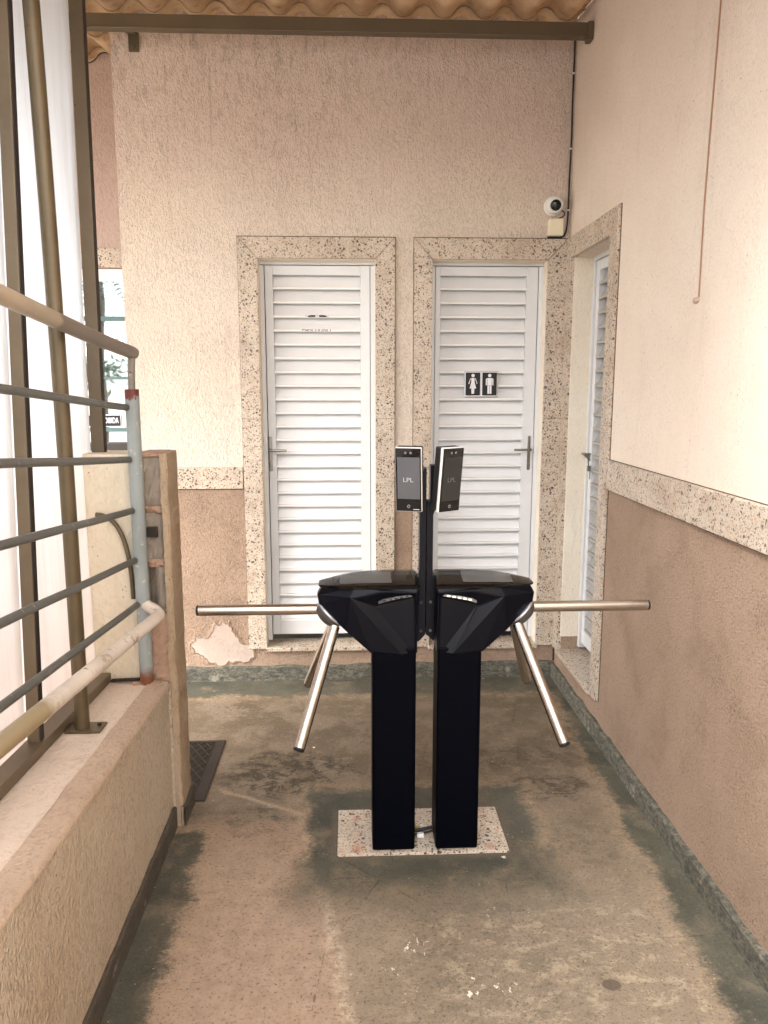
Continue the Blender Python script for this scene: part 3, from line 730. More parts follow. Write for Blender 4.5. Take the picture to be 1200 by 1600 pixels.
def lump(bm, x0, x1, y0, y1, z0, z1, seed, amp=.008, nx=8, nz=6):
    """a block with an uneven, broken camera-facing face"""
    g = []
    for j in range(nz + 1):
        row = []
        for i in range(nx + 1):
            x = x0 + (x1 - x0) * i / nx; z = z0 + (z1 - z0) * j / nz
            edge = min(i, nx - i, j, nz - j) == 0
            row.append(bm.verts.new((x, y0 + (0.006 if edge else 0) + mnoise.noise(Vector((x * 60, z * 60, seed))) * amp, z)))
        g.append(row)
    for j in range(nz):
        for i in range(nx): bm.faces.new((g[j][i], g[j][i + 1], g[j + 1][i + 1], g[j + 1][i]))
    rim = [r for r in g[0]] + [g[j][nx] for j in range(1, nz + 1)] + [g[nz][i] for i in range(nx - 1, -1, -1)] + [g[j][0] for j in range(nz - 1, 0, -1)]
    back = [bm.verts.new((v.co.x, y1, v.co.z)) for v in rim]
    for k in range(len(rim)):
        q = (k + 1) % len(rim); bm.faces.new((rim[k], rim[q], back[q], back[k]))
    bm.faces.new(back)
bm = B()
lump(bm, -.771, -.693, 2.803, 2.96, 1.265, 1.440, 1); lump(bm, -.771, -.693, 2.803, 2.96, 1.065, 1.238, 2)
lump(bm, -.728, -.693, 2.803, 2.90, .86, 1.035, 3, nx=3); lump(bm, -.771, -.729, 2.87, 2.96, .86, 1.035, 4, nx=4)
obj('concrete_block', bm, m_block, bw)
bm = B()
lump(bm, -.771, -.692, 2.795, 2.96, 1.239, 1.264, 5, .014, 10, 3); lump(bm, -.771, -.692, 2.797, 2.96, 1.036, 1.064, 6, .014, 10, 3); lump(bm, -.771, -.692, 2.80, 2.96, 1.441, 1.457, 8, .006, 10, 3)
lump(bm, -.771, -.692, 2.796, 2.96, .58, .859, 7, .007, 6, 18)
obj('mortar', bm, m_mortar, bw)
bm = B(); box(bm, -.7705, -.6930, 2.962, 2.9645, .3, 1.44); obj('cavity', bm, m_cavity, bw)
bm = B(); box(bm, -.750, -.712, 2.786, 2.800, 1.150, 1.188); lathe(bm, [(0, 0), (.009, 0), (.009, .006), (0, .006)], 6, along((0, -1, 0), (-.731, 2.786, 1.169)))
obj('iron_tab', bm, m_grate2, bw, bevel=.001)
obj('skirting', skirting_y(2.785, 2.96, -.655, -.672, .085, 7.3), m_slate2, bw)
# lumps of mortar at post foot
bm = B()
for k in range(26):
    a = random.random() * 6.28; rr = random.uniform(.02, .05); s = random.uniform(.006, .014)
    bmesh.ops.create_icosphere(bm, subdivisions=1, radius=s, matrix=Matrix.Translation((-.775 + rr * math.cos(a) * 1.2, 2.762 + rr * math.sin(a) * .3, zl(2.76) + .001)) @ Matrix.Diagonal((1, 1, .5, 1)))
obj('mortar_crumb', bm, m_mortar, lw)

# ------------------------------------------------------------------ railing
rl = thing('railing', 'grey-blue pipe railing with five thin bars, thick top rail and lower cream handrail', 'railing', (-.785, 2.77, .60))
PX, PY = -.785, 2.765; PXP = -.771
bm = B(); tube(bm, [(PXP, PY, zl(PY) - .005), (PXP, PY, 1.685)], .0245, 24); obj('post', bm, m_post, rl, smooth=True)
bm = B(); tube(bm, [(PXP, PY, 1.68), (PXP, PY + .02, 1.80)], .0125, 14); obj('neck', bm, m_neck, rl, smooth=True)
def rail(name, pA, pB, r, mat):   # pA, pB = (y, z); extended towards the viewer to y = .1
    s = (pB[1] - pA[1]) / (pB[0] - pA[0]); bm = B(); pts = []
    for k in range(13):
        y = .1 + (pB[0] - .1) * k / 12; pts.append((PX + .001 * mnoise.noise(Vector((y * 4, pA[1], 0))), y, pB[1] + s * (y - pB[0]) + .002 * mnoise.noise(Vector((y * 3, pA[1] * 7, 2)))))
    tube(bm, pts, r, 16); return obj(name, bm, mat, rl, smooth=True)
for a, b in (((1.774, 1.692), (2.745, 1.621)), ((1.744, 1.526), (2.745, 1.439)), ((1.711, 1.347), (2.745, 1.255)), ((1.68, 1.175), (2.745, 1.074)), ((1.647, .993), (2.745, .908))):
    rail('rail', a, b, .0115, m_rail)
bm = B(); s = (1.805 - 1.9) / (2.85 - 1.811); pts = [(PX, .1 + (2.785 - .1) * k / 8, 1.9 + s * (.1 + 2.685 * k / 8 - 1.811)) for k in range(9)]
pts[-1] = (PXP, 2.80, pts[-1][2]); tube(bm, pts, .0225, 20); e = pts[-1]
bmesh.ops.create_uvsphere(bm, u_segments=20, v_segments=12, radius=.0224, matrix=Matrix.Translation(e)); obj('top_rail', bm, m_toprail, rl, smooth=True)
bm = B(); s = (.88 - .995) / (2.676 - 1.455)
hp = [(-.70, .1 + (2.66 - .1) * k / 10, .995 + s * (.1 + 2.56 * k / 10 - 1.455)) for k in range(11)]
z2 = hp[-1][2]; hp += [(-.700, 2.700, z2 - .003), (-.704, 2.722, z2 - .002), (-.716, 2.737, z2 + .003), (-.732, 2.748, z2 + .010), (-.766, 2.762, z2 + .024)]
tube(bm, hp, .0215, 20); obj('handrail', bm, m_hand, rl, smooth=True)

# flat iron lying at the end of ledge
bm = B(); zz = zl(2.77) + .004
hexa(bm, [(-.905, 2.765, zz), (-.805, 2.772, zz), (-.80, 2.79, zz), (-.905, 2.785, zz)], [(-.905, 2.765, zz + .006), (-.805, 2.772, zz + .008), (-.80, 2.79, zz + .008), (-.905, 2.785, zz + .006)])
tag(obj('iron_strip', bm, m_grate2), 'short rusty iron strip lying on the ledge at the foot of the post', 'iron strip')

# ------------------------------------------------------------------ opal screen with bronze frame
sc = thing('panel_screen', 'translucent white panel screen in a bronze metal frame standing on the low wall ledge', 'screen', (-.93, 2.0, .63))
def leanbar(name, pa, pb, wx, wy, mat, par):
    bm = B(); a, b = Vector(pa), Vector(pb)
    q = [(-wx / 2, -wy / 2), (wx / 2, -wy / 2), (wx / 2, wy / 2), (-wx / 2, wy / 2)]
    hexa(bm, [(a.x + u, a.y + v, a.z) for u, v in q], [(b.x + u, b.y + v, b.z) for u, v in q]); o_ = obj(name, bm, mat, par, bevel=.0025)
    bm = B(); q = [(wx / 2 - .001, -wy / 2 + .003), (wx / 2 + .003, -wy / 2 + .003), (wx / 2 + .003, wy / 2 - .001), (wx / 2 - .001, wy / 2 - .001)]  # added dark strip that paints in the shade on the bar's inner face
    hexa(bm, [(a.x + u, a.y + v, a.z + .002) for u, v in q], [(b.x + u, b.y + v, b.z - .002) for u, v in q]); obj('shade_strip', bm, m_shade_strip, o_)
    return o_
XB = -.938
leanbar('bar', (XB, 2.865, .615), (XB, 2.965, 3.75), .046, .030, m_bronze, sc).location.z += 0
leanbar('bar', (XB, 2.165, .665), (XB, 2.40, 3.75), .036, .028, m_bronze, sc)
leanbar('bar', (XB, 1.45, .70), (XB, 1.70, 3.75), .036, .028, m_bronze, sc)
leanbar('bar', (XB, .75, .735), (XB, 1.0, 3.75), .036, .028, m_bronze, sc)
bm = B()
hexa(bm, [(-.965, -1.0, zl(-1) + .001), (-.908, -1.0, zl(-1) + .001), (-.908, -1.0, zl(-1) + .036), (-.965, -1.0, zl(-1) + .036)],
     [(-.965, 2.783, zl(2.783) + .001), (-.908, 2.783, zl(2.783) + .001), (-.908, 2.783, zl(2.783) + .036), (-.965, 2.783, zl(2.783) + .036)])
obj('base_rail', bm, m_bronze, sc, bevel=.002)
bm = B(); box(bm, XB - .023, XB + .023, -.9, 3.0, 3.75, 3.79); obj('top_frame', bm, m_bronze, sc, bevel=.002)
ys_ = [(-.9, .745), (.755, 1.45), (1.46, 2.16), (2.17, 2.855)]
for k, (a, b) in enumerate(ys_):
    bm = B(); xx = -.972
    ta, tb = a + (.25 if k else 0), b + (.11 if k == 3 else .25)
    nn = 14; ga = []
    for i in range(nn + 1):
        t = i / nn; bow = .006 * math.sin(t * math.pi)
        ga.append([bm.verts.new((xx - bow, a + (b - a) * t, zl(a + (b - a) * t) + .012)), bm.verts.new((xx - bow, ta + (tb - ta) * t, 3.75))])
    for p_, q_ in zip(ga, ga[1:]): bm.faces.new((p_[0], q_[0], q_[1], p_[1]))
    o = obj('panel', bm, m_poly, sc, smooth=True); so = o.modifiers.new('thickness', 'SOLIDIFY'); so.thickness = .006
# bronze pipe on its foot plate
pp_ = thing('pipe_post', 'tall slightly bent bronze pipe on a square foot plate standing on the ledge', 'pipe', (-.858, 2.325, zl(2.33)))
bm = B(); tube(bm, bez((-.858, 2.325, zl(2.33) + .004), (-.858, 2.338, 1.4), (-.856, 2.35, 2.1), (-.868, 2.29, 3.7), 24), .0225, 22); obj('pipe', bm, m_pipe, pp_, smooth=True)
bm = B(); zz = zl(2.34) - .001
hexa(bm, [(-.905, 2.295, zz + .002), (-.795, 2.295, zz + .002), (-.795, 2.375, zz - .002), (-.905, 2.375, zz - .002)], [(-.905, 2.295, zz + .010), (-.795, 2.295, zz + .010), (-.795, 2.375, zz + .006), (-.905, 2.375, zz + .006)])
obj('foot_plate', bm, m_pipe, pp_, bevel=.002)
bm = B(); lathe(bm, [(0, 0), (.007, 0), (.007, .006), (0, .007)], 6, along((0, 0, 1), (-.811, 2.345, zz + .008))); obj('bolt', bm, m_grate2, pp_)
# bent pipe near pier
bm = B(); tube(bm, bez((-.93, 2.79, 1.235), (-.85, 2.79, 1.235), (-.812, 2.788, 1.14), (-.81, 2.786, .92), 16), .0085, 12)
tag(obj('bent_pipe', bm, m_pipe, smooth=True), 'thin curved rusty pipe bending down behind the blue-grey railing post', 'pipe')

# ------------------------------------------------------------------ drain cover
dc = thing('drain_cover', 'dark rusty drain cover with a diamond mesh set in the floor beside the tan pier', 'drain cover', (-.85, 3.24, 0))
bm = B(); x0, x1, y0, y1 = -1.10, -.618, 2.965, 3.512
for (a, b, c, d) in ((x0, x1, y0, y0 + .05), (x0, x1, y1 - .02, y1), (x1 - .045, x1, y0 + .05, y1 - .02), (x0, x0 + .045, y0 + .05, y1 - .02)): box(bm, a, b, c, d, .0005, .006)
obj('rim', bm, m_grate2, dc, bevel=.001)
bm = B(); box(bm, x0 + .045, x1 - .045, y0 + .05, y1 - .02, .0004, .003); obj('plate', bm, m_grate, dc)
bm = B(); xa, xb, ya, yb = x0 + .047, x1 - .047, y0 + .052, y1 - .022
k = -20
while k < 30:
    for sgn in (1, -1):
        # line x = xc + sgn*(y-ya)*.9
        xc = xa + k * .042; p = []
        y_ = ya
        seg = []
        for i in range(61):
            yy = ya + (yb - ya) * i / 60; xx = xc + sgn * (yy - ya) * .6
            if xa <= xx <= xb: seg.append((xx, yy))
        if len(seg) > 1:
            (ax, ay), (bx_, by) = seg[0], seg[-1]
            hexa(bm, [(ax - .002, ay, .0031), (ax + .002, ay, .0031), (ax + .002, ay, .0048), (ax - .002, ay, .0048)], [(bx_ - .002, by, .0031), (bx_ + .002, by, .0031), (bx_ + .002, by, .0048), (bx_ - .002, by, .0048)])
    k += 1
obj('mesh_pattern', bm, simple('worn_iron', lin(78, 70, 60), 0.5, 0.5), dc)

# ------------------------------------------------------------------ turnstiles
slab = B(); box(slab, -.063, .570, 2.565, 2.862, -.01, .010)
def slabmat():
    M = Mat('granite_slab'); m = granite('granite_slab_base', lin(202, 190, 172))
    nt = m.node_tree; b = [n for n in nt.nodes if n.type == 'BSDF_PRINCIPLED'][0]
    src = b.inputs['Base Color'].links[0].from_socket
    bpy.data.materials.remove(M.m)
    class W(Mat):
        def __init__(s): s.m = m; s.t = nt; s.b = b; s._sep = None; s.pos = [n for n in nt.nodes if n.type == 'NEW_GEOMETRY'][0].outputs['Position']
    M = W(); X, Y, Z = M.xyz(); c = src; nz = M.noise(30, 4, .7)
    for px, py, r_ in ((.012, 2.60, .022), (.008, 2.80, .017), (.50, 2.59, .018)):
        dx = M.ma('SUBTRACT', X, px); dy = M.ma('MULTIPLY', M.ma('SUBTRACT', Y, py), .7)
        d = M.ma('SQRT', M.ma('ADD', M.ma('MULTIPLY', dx, dx), M.ma('MULTIPLY', dy, dy)))
        c = M.mix(M.rng(M.ma('ADD', d, M.ma('MULTIPLY_ADD', nz, .04, -.02)), r_ - .016, r_ + .002, .7, 0), c, lin(178, 110, 82))
    M.L(c, b.inputs['Base Color']); return m
tag(obj('granite_slab', slab, slabmat(), bevel=.002), 'pale speckled granite slab with rust stains under the two turnstile columns', 'stone slab')

def lidf(s_):
    pts = [(-1, 0), (-.97, .10), (-.92, .20), (-.5, .52), (0, .82), (.5, 1.0), (.8, .98), (.93, .80), (1, .35)]
    for (a, fa), (b, fb) in zip(pts, pts[1:]):
        if s_ <= b + 1e-6: return fa + (fb - fa) * (s_ - a) / (b - a)
    return pts[-1][1]
def turnstile(mir, label):
    """left machine as seen; mir=True mirrors it about x = .26"""
    cx = .26
    base = (.143, 2.65, .01) if not mir else (2 * cx - .143, 2.65, .01)
    root = thing('turnstile', label, 'turnstile', base, group='pair of tripod turnstiles standing back to back')
    fx = (lambda x: 2 * cx - x) if mir else (lambda x: x)
    def fin(bm):
        if mir: bmesh.ops.transform(bm, matrix=Matrix.Translation((cx, 0, 0)) @ Matrix.Diagonal((-1, 1, 1, 1)) @ Matrix.Translation((-cx, 0, 0)), verts=bm.verts)
        return bm
    FY, BY = 2.572, 2.728
    bm = B(); box(bm, .066, .222, FY + .006, BY, .0105, .79); obj('column', fin(bm), m_navyc, root, bevel=.010, segs=4)
    # cabinet
    bm = B()
    P = dict(A=(.225, FY + .006, .765), L=(.172, FY - .001, .762), Bq=(.062, FY + .006, .770), C=(-.022, FY + .012, .846), D=(-.036, FY + .018, .858), E=(-.120, FY + .046, .940),
             F=(-.126, FY + .052, .972), G=(-.108, FY + .044, 1.004), H=(.0, FY + .014, 1.014), I=(.230, FY + .006, 1.010), K=(.0, FY - .003, .974),
             J=(.110, FY - .006, .996), N=(.222, FY - .004, .988), M=(.078, FY + .020, .936), M2=(.216, FY + .012, .968), A2=(.214, FY + .012, .765))
    V = {k: bm.verts.new(v) for k, v in P.items()}
    for f in (('K', 'L', 'Bq'), ('K', 'Bq', 'C'), ('K', 'C', 'D'), ('K', 'D', 'E'), ('K', 'E', 'F'), ('F', 'G', 'H', 'K'), ('H', 'I', 'N', 'J'), ('H', 'J', 'K'),
              ('K', 'M', 'L'), ('K', 'J', 'M'), ('J', 'N', 'M2'), ('J', 'M2', 'M'), ('M', 'M2', 'A2', 'L'), ('N', 'I', 'A'), ('N', 'A', 'A2', 'M2')):
        bm.faces.new([V[i] for i in f])
    ring = ['A', 'A2', 'L', 'Bq', 'C', 'D', 'E', 'F', 'G', 'H', 'I']
    back = {}
    for k in ring:
        x, y, z = P[k]; back[k] = bm.verts.new((x, 2 * 2.65 - y if k not in ('L',) else BY - .006, z))
    for i in range(len(ring)):
        a, b = ring[i], ring[(i + 1) % len(ring)]; bm.faces.new((V[a], V[b], back[b], back[a]))
    bm.faces.new([back[k] for k in ring])
    obj('cabinet', fin(bm), m_navy, root, bevel=.006, segs=4)
    # thin bright facet edge on the lit side
    # domed gloss lid
    bm = B(); nu, nv = 30, 28; g = []
    for i in range(nu + 1):
        t = i / nu; x = .232 - t * .352
        hw = .081 * (1 - max(0, (t - .45) / .55) ** 2.2 * .58)
        hz = .030 * (1 - max(0, (t - .25) / .75) ** 2 * .97)
        if i == 0: hz *= .75
        row = []
        for j in range(nv + 1):
            s_ = -1 + 2 * j / nv; row.append((x, 2.652 + hw * s_, 1.0090 + hz * lidf(s_)))
        g.append([bm.verts.new(p) for p in row])
    for a, b in zip(g, g[1:]):
        for j in range(nv): bm.faces.new((a[j], a[j + 1], b[j + 1], b[j]))
    rim = g[0][:] + [g[i][nv] for i in range(1, nu + 1)] + g[nu][::-1][1:] + [g[i][0] for i in range(nu - 1, 0, -1)]
    bot = [bm.verts.new((v.co.x + (.0 if v.co.x > 0 else .004), 2.65 + (v.co.y - 2.65) * .97, 1.002)) for v in rim]
    for k in range(len(rim)):
        q = (k + 1) % len(rim); bm.faces.new((rim[k], rim[q], bot[q], bot[k]))
    lid = obj('lid', fin(bm), m_gloss, root, smooth=True)
    def top(x, s_):
        t = (.232 - x) / .352; hw = .081 * (1 - max(0, (t - .45) / .55) ** 2.2 * .58); hz = .030 * (1 - max(0, (t - .25) / .75) ** 2 * .97)
        return (x, 2.652 + hw * s_, 1.0090 + hz * lidf(s_) + .0012)
    bm = B(); g = [[bm.verts.new(top(.135 - .18 * i / 12 * (1 if 1 else 0), -.72 + 1.1 * j / 6)) for j in range(7)] for i in range(13)]
    for a, b in zip(g, g[1:]):
        for j in range(6): bm.faces.new((a[j], a[j + 1], b[j + 1], b[j]))
    obj('display_window', fin(bm), simple('smoked_glass', lin(84, 84, 84), 0.06), lid, smooth=True)
    # light strip
    bm = B()
    st = [(.088, .957), (.104, .9665), (.150, .9765), (.198, .982), (.207, .977), (.160, .970), (.112, .959), (.089, .949)]
    hexa(bm, [(x, FY - .0035 + (0.006 if x < .1 else 0), z) for x, z in st], [(x, FY + .012, z) for x, z in st])
    ls = obj('light_strip', fin(bm), simple('strip_metal', lin(150, 150, 152) if mir else lin(105, 106, 110), .3, .5), root)
    bm = B()
    for k in range(5):
        x = .112 + k * .019; z = .9625 + k * .0036
        hexa(bm, [(x - .005, FY - .0048, z - .002), (x + .005, FY - .0048, z - .001), (x + .005, FY - .0048, z + .004), (x - .005, FY - .0048, z + .003)],
             [(x - .005, FY - .003, z - .002), (x + .005, FY - .003, z - .001), (x + .005, FY - .003, z + .004), (x - .005, FY - .003, z + .003)])
    lm = simple('led_window', lin(240, 236, 205) if mir else lin(22, 23, 26), 0.2)
    if mir:
        b_ = [n for n in lm.node_tree.nodes if n.type == 'BSDF_PRINCIPLED'][0]; b_.inputs['Emission Color'].default_value = (1, .93, .6, 1); b_.inputs['Emission Strength'].default_value = .35
    obj('led', fin(bm), lm, ls)
    # hub: ring and dome, axis pointing out and down
    ax = Vector((-1, 0, -1)).normalized(); hc = Vector((-.078, 2.65, .900))
    T = along(ax, hc)
    bm = B(); lathe(bm, [(0, 0), (.0575, 0), (.0575, .010), (.054, .022), (.044, .033), (.028, .039), (0, .041)], 36, T); hub = obj('hub', fin(bm), m_hub, root, smooth=True)
    bm = B(); lathe(bm, [(.0, -.003), (.061, -.003), (.062, -.001), (.062, .003), (.060, .005), (.0, .005)], 40, T); obj('ring', fin(bm), m_silver, hub, smooth=True)
    # three arms
    for ra, rb in (((-.085, 2.65, .9125), (-.551, 2.65, .9125)), ((-.066, 2.612, .858), (-.181, 2.365, .518)), ((-.066, 2.688, .858), (-.181, 2.935, .518))):
        a, b = Vector(ra), Vector(rb); d = (b - a).normalized()
        bm = B(); tube(bm, [a, b - d * .006], .0195, 28); arm = obj('arm', fin(bm), m_steel, root, smooth=True)
        bm = B(); lathe(bm, [(0, 0), (.0185, 0), (.0185, .008), (.015, .011), (0, .011)], 24, along(d, b - d * .008)); obj('end_cap', fin(bm), m_black, arm, smooth=True)
    # reader pole with side plate
    bm = B()
    if not mir:
        prism_y(bm, [(.228, .790), (.236, .790), (.259, .815), (.259, 1.415), (.250, 1.415), (.250, 1.405), (.236, 1.405), (.236, 1.03), (.228, 1.03)], 2.64, 2.69)
    else:
        prism_y(bm, [(.230, .790), (.2585, .815), (.2585, 1.30), (.2470, 1.30), (.2470, 1.425), (.222, 1.425), (.214, 1.41), (.214, 1.31), (.236, 1.25), (.236, 1.03), (.228, 1.03), (.228, .79)], 2.645, 2.695)
    pole = obj('reader_pole', fin(bm), m_navy, root, bevel=.0015)
    for z in (.935, .830):
        bm = B(); lathe(bm, [(0, 0), (.006, 0), (.006, .003), (.004, .005), (0, .005)], 12, along((0, -1, 0), (.243, 2.6445 if mir else 2.6395, z)))
        obj('bolt', fin(bm), m_hub if mir else m_navy2, pole, smooth=True)
    return root
turnstile(False, 'left tripod turnstile, dark navy, its steel arm pointing to the left over the floor')
turnstile(True, 'right tripod turnstile, dark navy, its steel arm reaching towards the right wall')

# ------------------------------------------------------------------ face readers
def reader(loc, rz, tilt, side, label, lit):
    root = thing('face_reader', label, 'face reader', loc, rot=(R(tilt), 0, R(rz)), group='face recognition terminals on the turnstile poles')
    W, H = .046, .112
    bm = B(); box(bm, -W, W, -.004, .010, -H, H); obj('bezel', bm, m_camw, root, bevel=.004, local=True, segs=3)
    bm = B(); box(bm, -W + .002, W - .002, .010, .040, -H + .004, H - .001); obj('back_case', bm, m_black, root, bevel=.004, local=True)
    bm = B(); box(bm, -W + .0018, W - .0018, -.0062, -.0035, -H + .0025, H - .0025); gl = obj('front_glass', bm, m_screen, root, bevel=.0012, local=True)
    bm = B(); box(bm, -W + .008, W - .006, -.0069, -.0062, -.066 if lit else -.072, .079); 
    scr = obj('screen', bm, m_screen_on if lit else simple('screen_dim', lin(52, 52, 52), .06), gl, local=True)
    bm = B()
    for x in (-.009, .009): lathe(bm, [(0, 0), (.0045, 0), (.0035, .0008), (0, .0008)], 14, along((0, -1, 0), (x, -.0063, .094)))
    obj('lens', bm, simple('lens_grey', lin(120, 118, 112), .2), gl, local=True)
    bm = B(); 
    for k in range(18):
        a0, a1 = 2 * math.pi * k / 20, 2 * math.pi * (k + 1) / 20
        q = [(.0055 * math.cos(a0), .0055 * math.sin(a0)), (.0055 * math.cos(a1), .0055 * math.sin(a1)), (.0035 * math.cos(a1), .0035 * math.sin(a1)), (.0035 * math.cos(a0), .0035 * math.sin(a0))]
        hexa(bm, [(x, -.0072, z - .092) for x, z in q], [(x, -.0062, z - .092) for x, z in q])
    obj('touch_mark', bm, m_silver, gl, local=True)
    obj('wordmark', text_bm('LPL', .0155, (-.001, -.0071, 0), depth=.0003, sx=1.15), simple('wordmark_ink', lin(176, 178, 182) if lit else lin(96, 96, 96), .4), scr, local=True)
    if lit:
        bm = B(); box(bm, .016, .036, -.0072, -.0064, -.1035, -.1015); obj('logo_bar', bm, m_paper, gl, local=True)
    bm = B()
    box(bm, -.02, .02, .040, .050, -.05, .03); obj('mount', bm, m_black, root, local=True, bevel=.002)
    return root
reader((.193, 2.594, 1.381), -16, 6, -1, 'left face reader with a white edge and a grey lit screen, turned to the left', True)
reader((.335, 2.588, 1.381), 33, 6, 1, 'right face reader with a darker screen and black side, turned to the right', False)

# cable between the columns
cb = thing('cable', 'short black cable with yellow and white tags running between the turnstile columns', 'cable', (.26, 2.68, .02))
bm = B(); tube(bm, bez((.205, 2.68, .030), (.235, 2.672, .026), (.27, 2.685, .030), (.315, 2.69, .036), 8), .0065, 10); tube(bm, bez((.205, 2.665, .020), (.24, 2.66, .018), (.27, 2.675, .020), (.315, 2.682, .028), 8), .004, 8); obj('wire', bm, m_rubber, cb, smooth=True)
bm = B(); box(bm, .222, .246, 2.684, 2.700, .026, .034); obj('tag', bm, m_yellow, cb, bevel=.002, label='yellow tag on the cable')
bm = B(); box(bm, .236, .262, 2.648, 2.662, .014, .030); obj('tag', bm, m_paper, cb, bevel=.002, label='larger white tag on the cable')
bm = B(); box(bm, .252, .264, 2.698, 2.712, .024, .034); obj('tag', bm, m_paper, cb, bevel=.002, label='small white tag behind the cable')

# ------------------------------------------------------------------ security camera, junction box, cables
dcam = thing('security_camera', 'round white dome security camera high on the back wall near the right corner', 'camera', (1.088, 4.3, 2.645))
bm = B(); lathe(bm, [(0, 0), (.050, 0), (.051, .012), (.046, .020), (0, .020)], 40, along((0, -1, 0), (1.088, 4.299, 2.645))); obj('base', bm, m_camw, dcam, smooth=True)
ld = Vector((-.10, -.95, -.22)).normalized(); c0 = Vector((1.090, 4.262, 2.645))
bm = B(); bmesh.ops.create_uvsphere(bm, u_segments=32, v_segments=18, radius=.0455, matrix=Matrix.Translation(c0)); obj('ball', bm, m_camw, dcam, smooth=True)
bm = B(); lathe(bm, [(.0, .036), (.033, .036), (.0335, .0425), (.031, .0425), (.031, .038), (0, .038)], 32, along(ld, c0)); obj('collar', bm, m_white2, dcam, smooth=True)
bm = B(); lathe(bm, [(0, .0385), (.0285, .0385), (.0255, .0445), (.016, .0485), (0, .050)], 32, along(ld, c0)); obj('lens', bm, m_gloss, dcam, smooth=True)
bm = B(); tube(bm, bez((1.128, 4.280, 2.622), (1.165, 4.275, 2.61), (1.150, 4.275, 2.585), (1.100, 4.272, 2.575), 14), .0032, 8); obj('lead', bm, m_rubber, dcam, smooth=True)
jb = thing('junction_box', 'small ivory plastic junction box below the dome camera on top of the granite door surround', 'junction box', (1.10, 4.29, 2.49))
bm = B(); box(bm, 1.062, 1.142, 4.262, 4.299, 2.490, 2.578); obj('case', bm, m_box, jb, bevel=.004, segs=3)
bm = B(); box(bm, 1.066, 1.138, 4.258, 4.262, 2.494, 2.574); obj('cover', bm, m_box, jb, bevel=.003)
wc = thing('wall_cable', 'black cable running down the wall corner from the roof beam to the ivory junction box', 'cable', (1.17, 4.28, 2.6))
pts = [(1.172, 4.285, 3.52), (1.172, 4.285, 3.36), (1.171, 4.287, 3.2), (1.173, 4.285, 3.0), (1.170, 4.287, 2.8), (1.169, 4.286, 2.66)] + [tuple(v) for v in bez((1.169, 4.286, 2.60), (1.166, 4.286, 2.50), (1.155, 4.284, 2.487), (1.128, 4.282, 2.4835), 8)] + [(1.09, 4.281, 2.4835), (1.06, 4.282, 2.4835)]
bm = B(); tube(bm, pts, .0048, 10); obj('wire', bm, m_rubber, wc, smooth=True)
for z in (2.62, 2.93, 3.30):
    bm = B(); box(bm, 1.164, 1.176, 4.279, 4.288, z, z + .008); obj('clip', bm, m_white, wc)
# corner filler strip beside the door surround
bm = B(); tube(bm, [(1.1790, 4.288, 2.47), (1.1790, 4.288, .095)], .0042, 8)
tag(obj('corner_cable', bm, simple('brown_cable', lin(74, 46, 32), .6), smooth=True), 'dark brown cable down the inner corner between the two granite door surrounds', 'cable')
# tan wire down the right wall with a plastered knob
tw = thing('wall_wire', 'thin tan painted wire down the right wall ending in a small plaster knob', 'wire', (1.18, 2.64, 1.98))
bm = B(); tube(bm, [(1.182, 2.60, 4.2), (1.182, 2.628, 2.9), (1.182, 2.652, 2.3), (1.182, 2.648, 1.995)], .0028, 8); obj('wire', bm, m_tanw, tw, smooth=True)
bm = B()
bmesh.ops.create_icosphere(bm, subdivisions=3, radius=.017, matrix=Matrix.Translation((1.184, 2.668, 1.985)) @ Matrix.Diagonal((.6, 1.3, .62, 1)))
for v in bm.verts: v.co += Vector((0, 1, 1)) * mnoise.noise(v.co * 80) * .004
obj('plaster_knob', bm, m_coping, tw, smooth=True)

# ------------------------------------------------------------------ restroom sign
rs = thing('restroom_sign', 'black and silver restroom sign with white woman and man pictograms on the right louvred door', 'sign', (.734, 4.38, 1.70))
YS = YL - .002
bm = B(); box(bm, .637, .829, YS - .006, YS, 1.632, 1.777); obj('backing', bm, m_silver, rs, bevel=.004)
def disc(bm, cx, cz, r, y, d=.0008):
    p = [(cx + r * math.cos(2 * math.pi * k / 24), cz + r * math.sin(2 * math.pi * k / 24)) for k in range(24)]; prism_y(bm, p, y, y + d)
for k, (xa, xb) in enumerate(((.641, .7305), (.7355, .825))):
    bm = B(); box(bm, xa, xb, YS - .0095, YS - .006, 1.637, 1.772); fr_ = obj('panel', bm, m_paper, rs, bevel=.003, label=('woman panel' if k == 0 else 'man panel') + ' of the restroom sign')
    bm = B(); box(bm, xa + .0035, xb - .0035, YS - .0105, YS - .0095, 1.6405, 1.7685); obj('field', bm, m_black, fr_)
    c = (xa + xb) / 2; y = YS - .0120; bm = B(); disc(bm, c, 1.752, .0095, y)
    if k == 0:
        prism_y(bm, [(c - .010, 1.738), (c + .010, 1.738), (c + .009, 1.716), (c + .019, 1.680), (c + .009, 1.680), (c + .0075, 1.650), (c - .0075, 1.650), (c - .009, 1.680), (c - .019, 1.680), (c - .009, 1.716)], y, y + .0008)
        for s_ in (-1, 1): prism_y(bm, [(c + s_ * .0108, 1.7385), (c + s_ * .0155, 1.735), (c + s_ * .026, 1.706), (c + s_ * .0215, 1.704)], y, y + .0008)
    else:
        prism_y(bm, [(c - .013, 1.738), (c + .013, 1.738), (c + .0125, 1.696), (c - .0125, 1.696)], y, y + .0008)
        for s_ in (-1, 1):
            prism_y(bm, [(c + s_ * .0142, 1.738), (c + s_ * .0215, 1.733), (c + s_ * .0215, 1.697), (c + s_ * .0160, 1.697)], y, y + .0008)
            prism_y(bm, [(c + s_ * .001, 1.6945), (c + s_ * .0115, 1.6945), (c + s_ * .0115, 1.650), (c + s_ * .001, 1.650)], y, y + .0008)
    obj('pictogram', bm, m_paper, fr_)
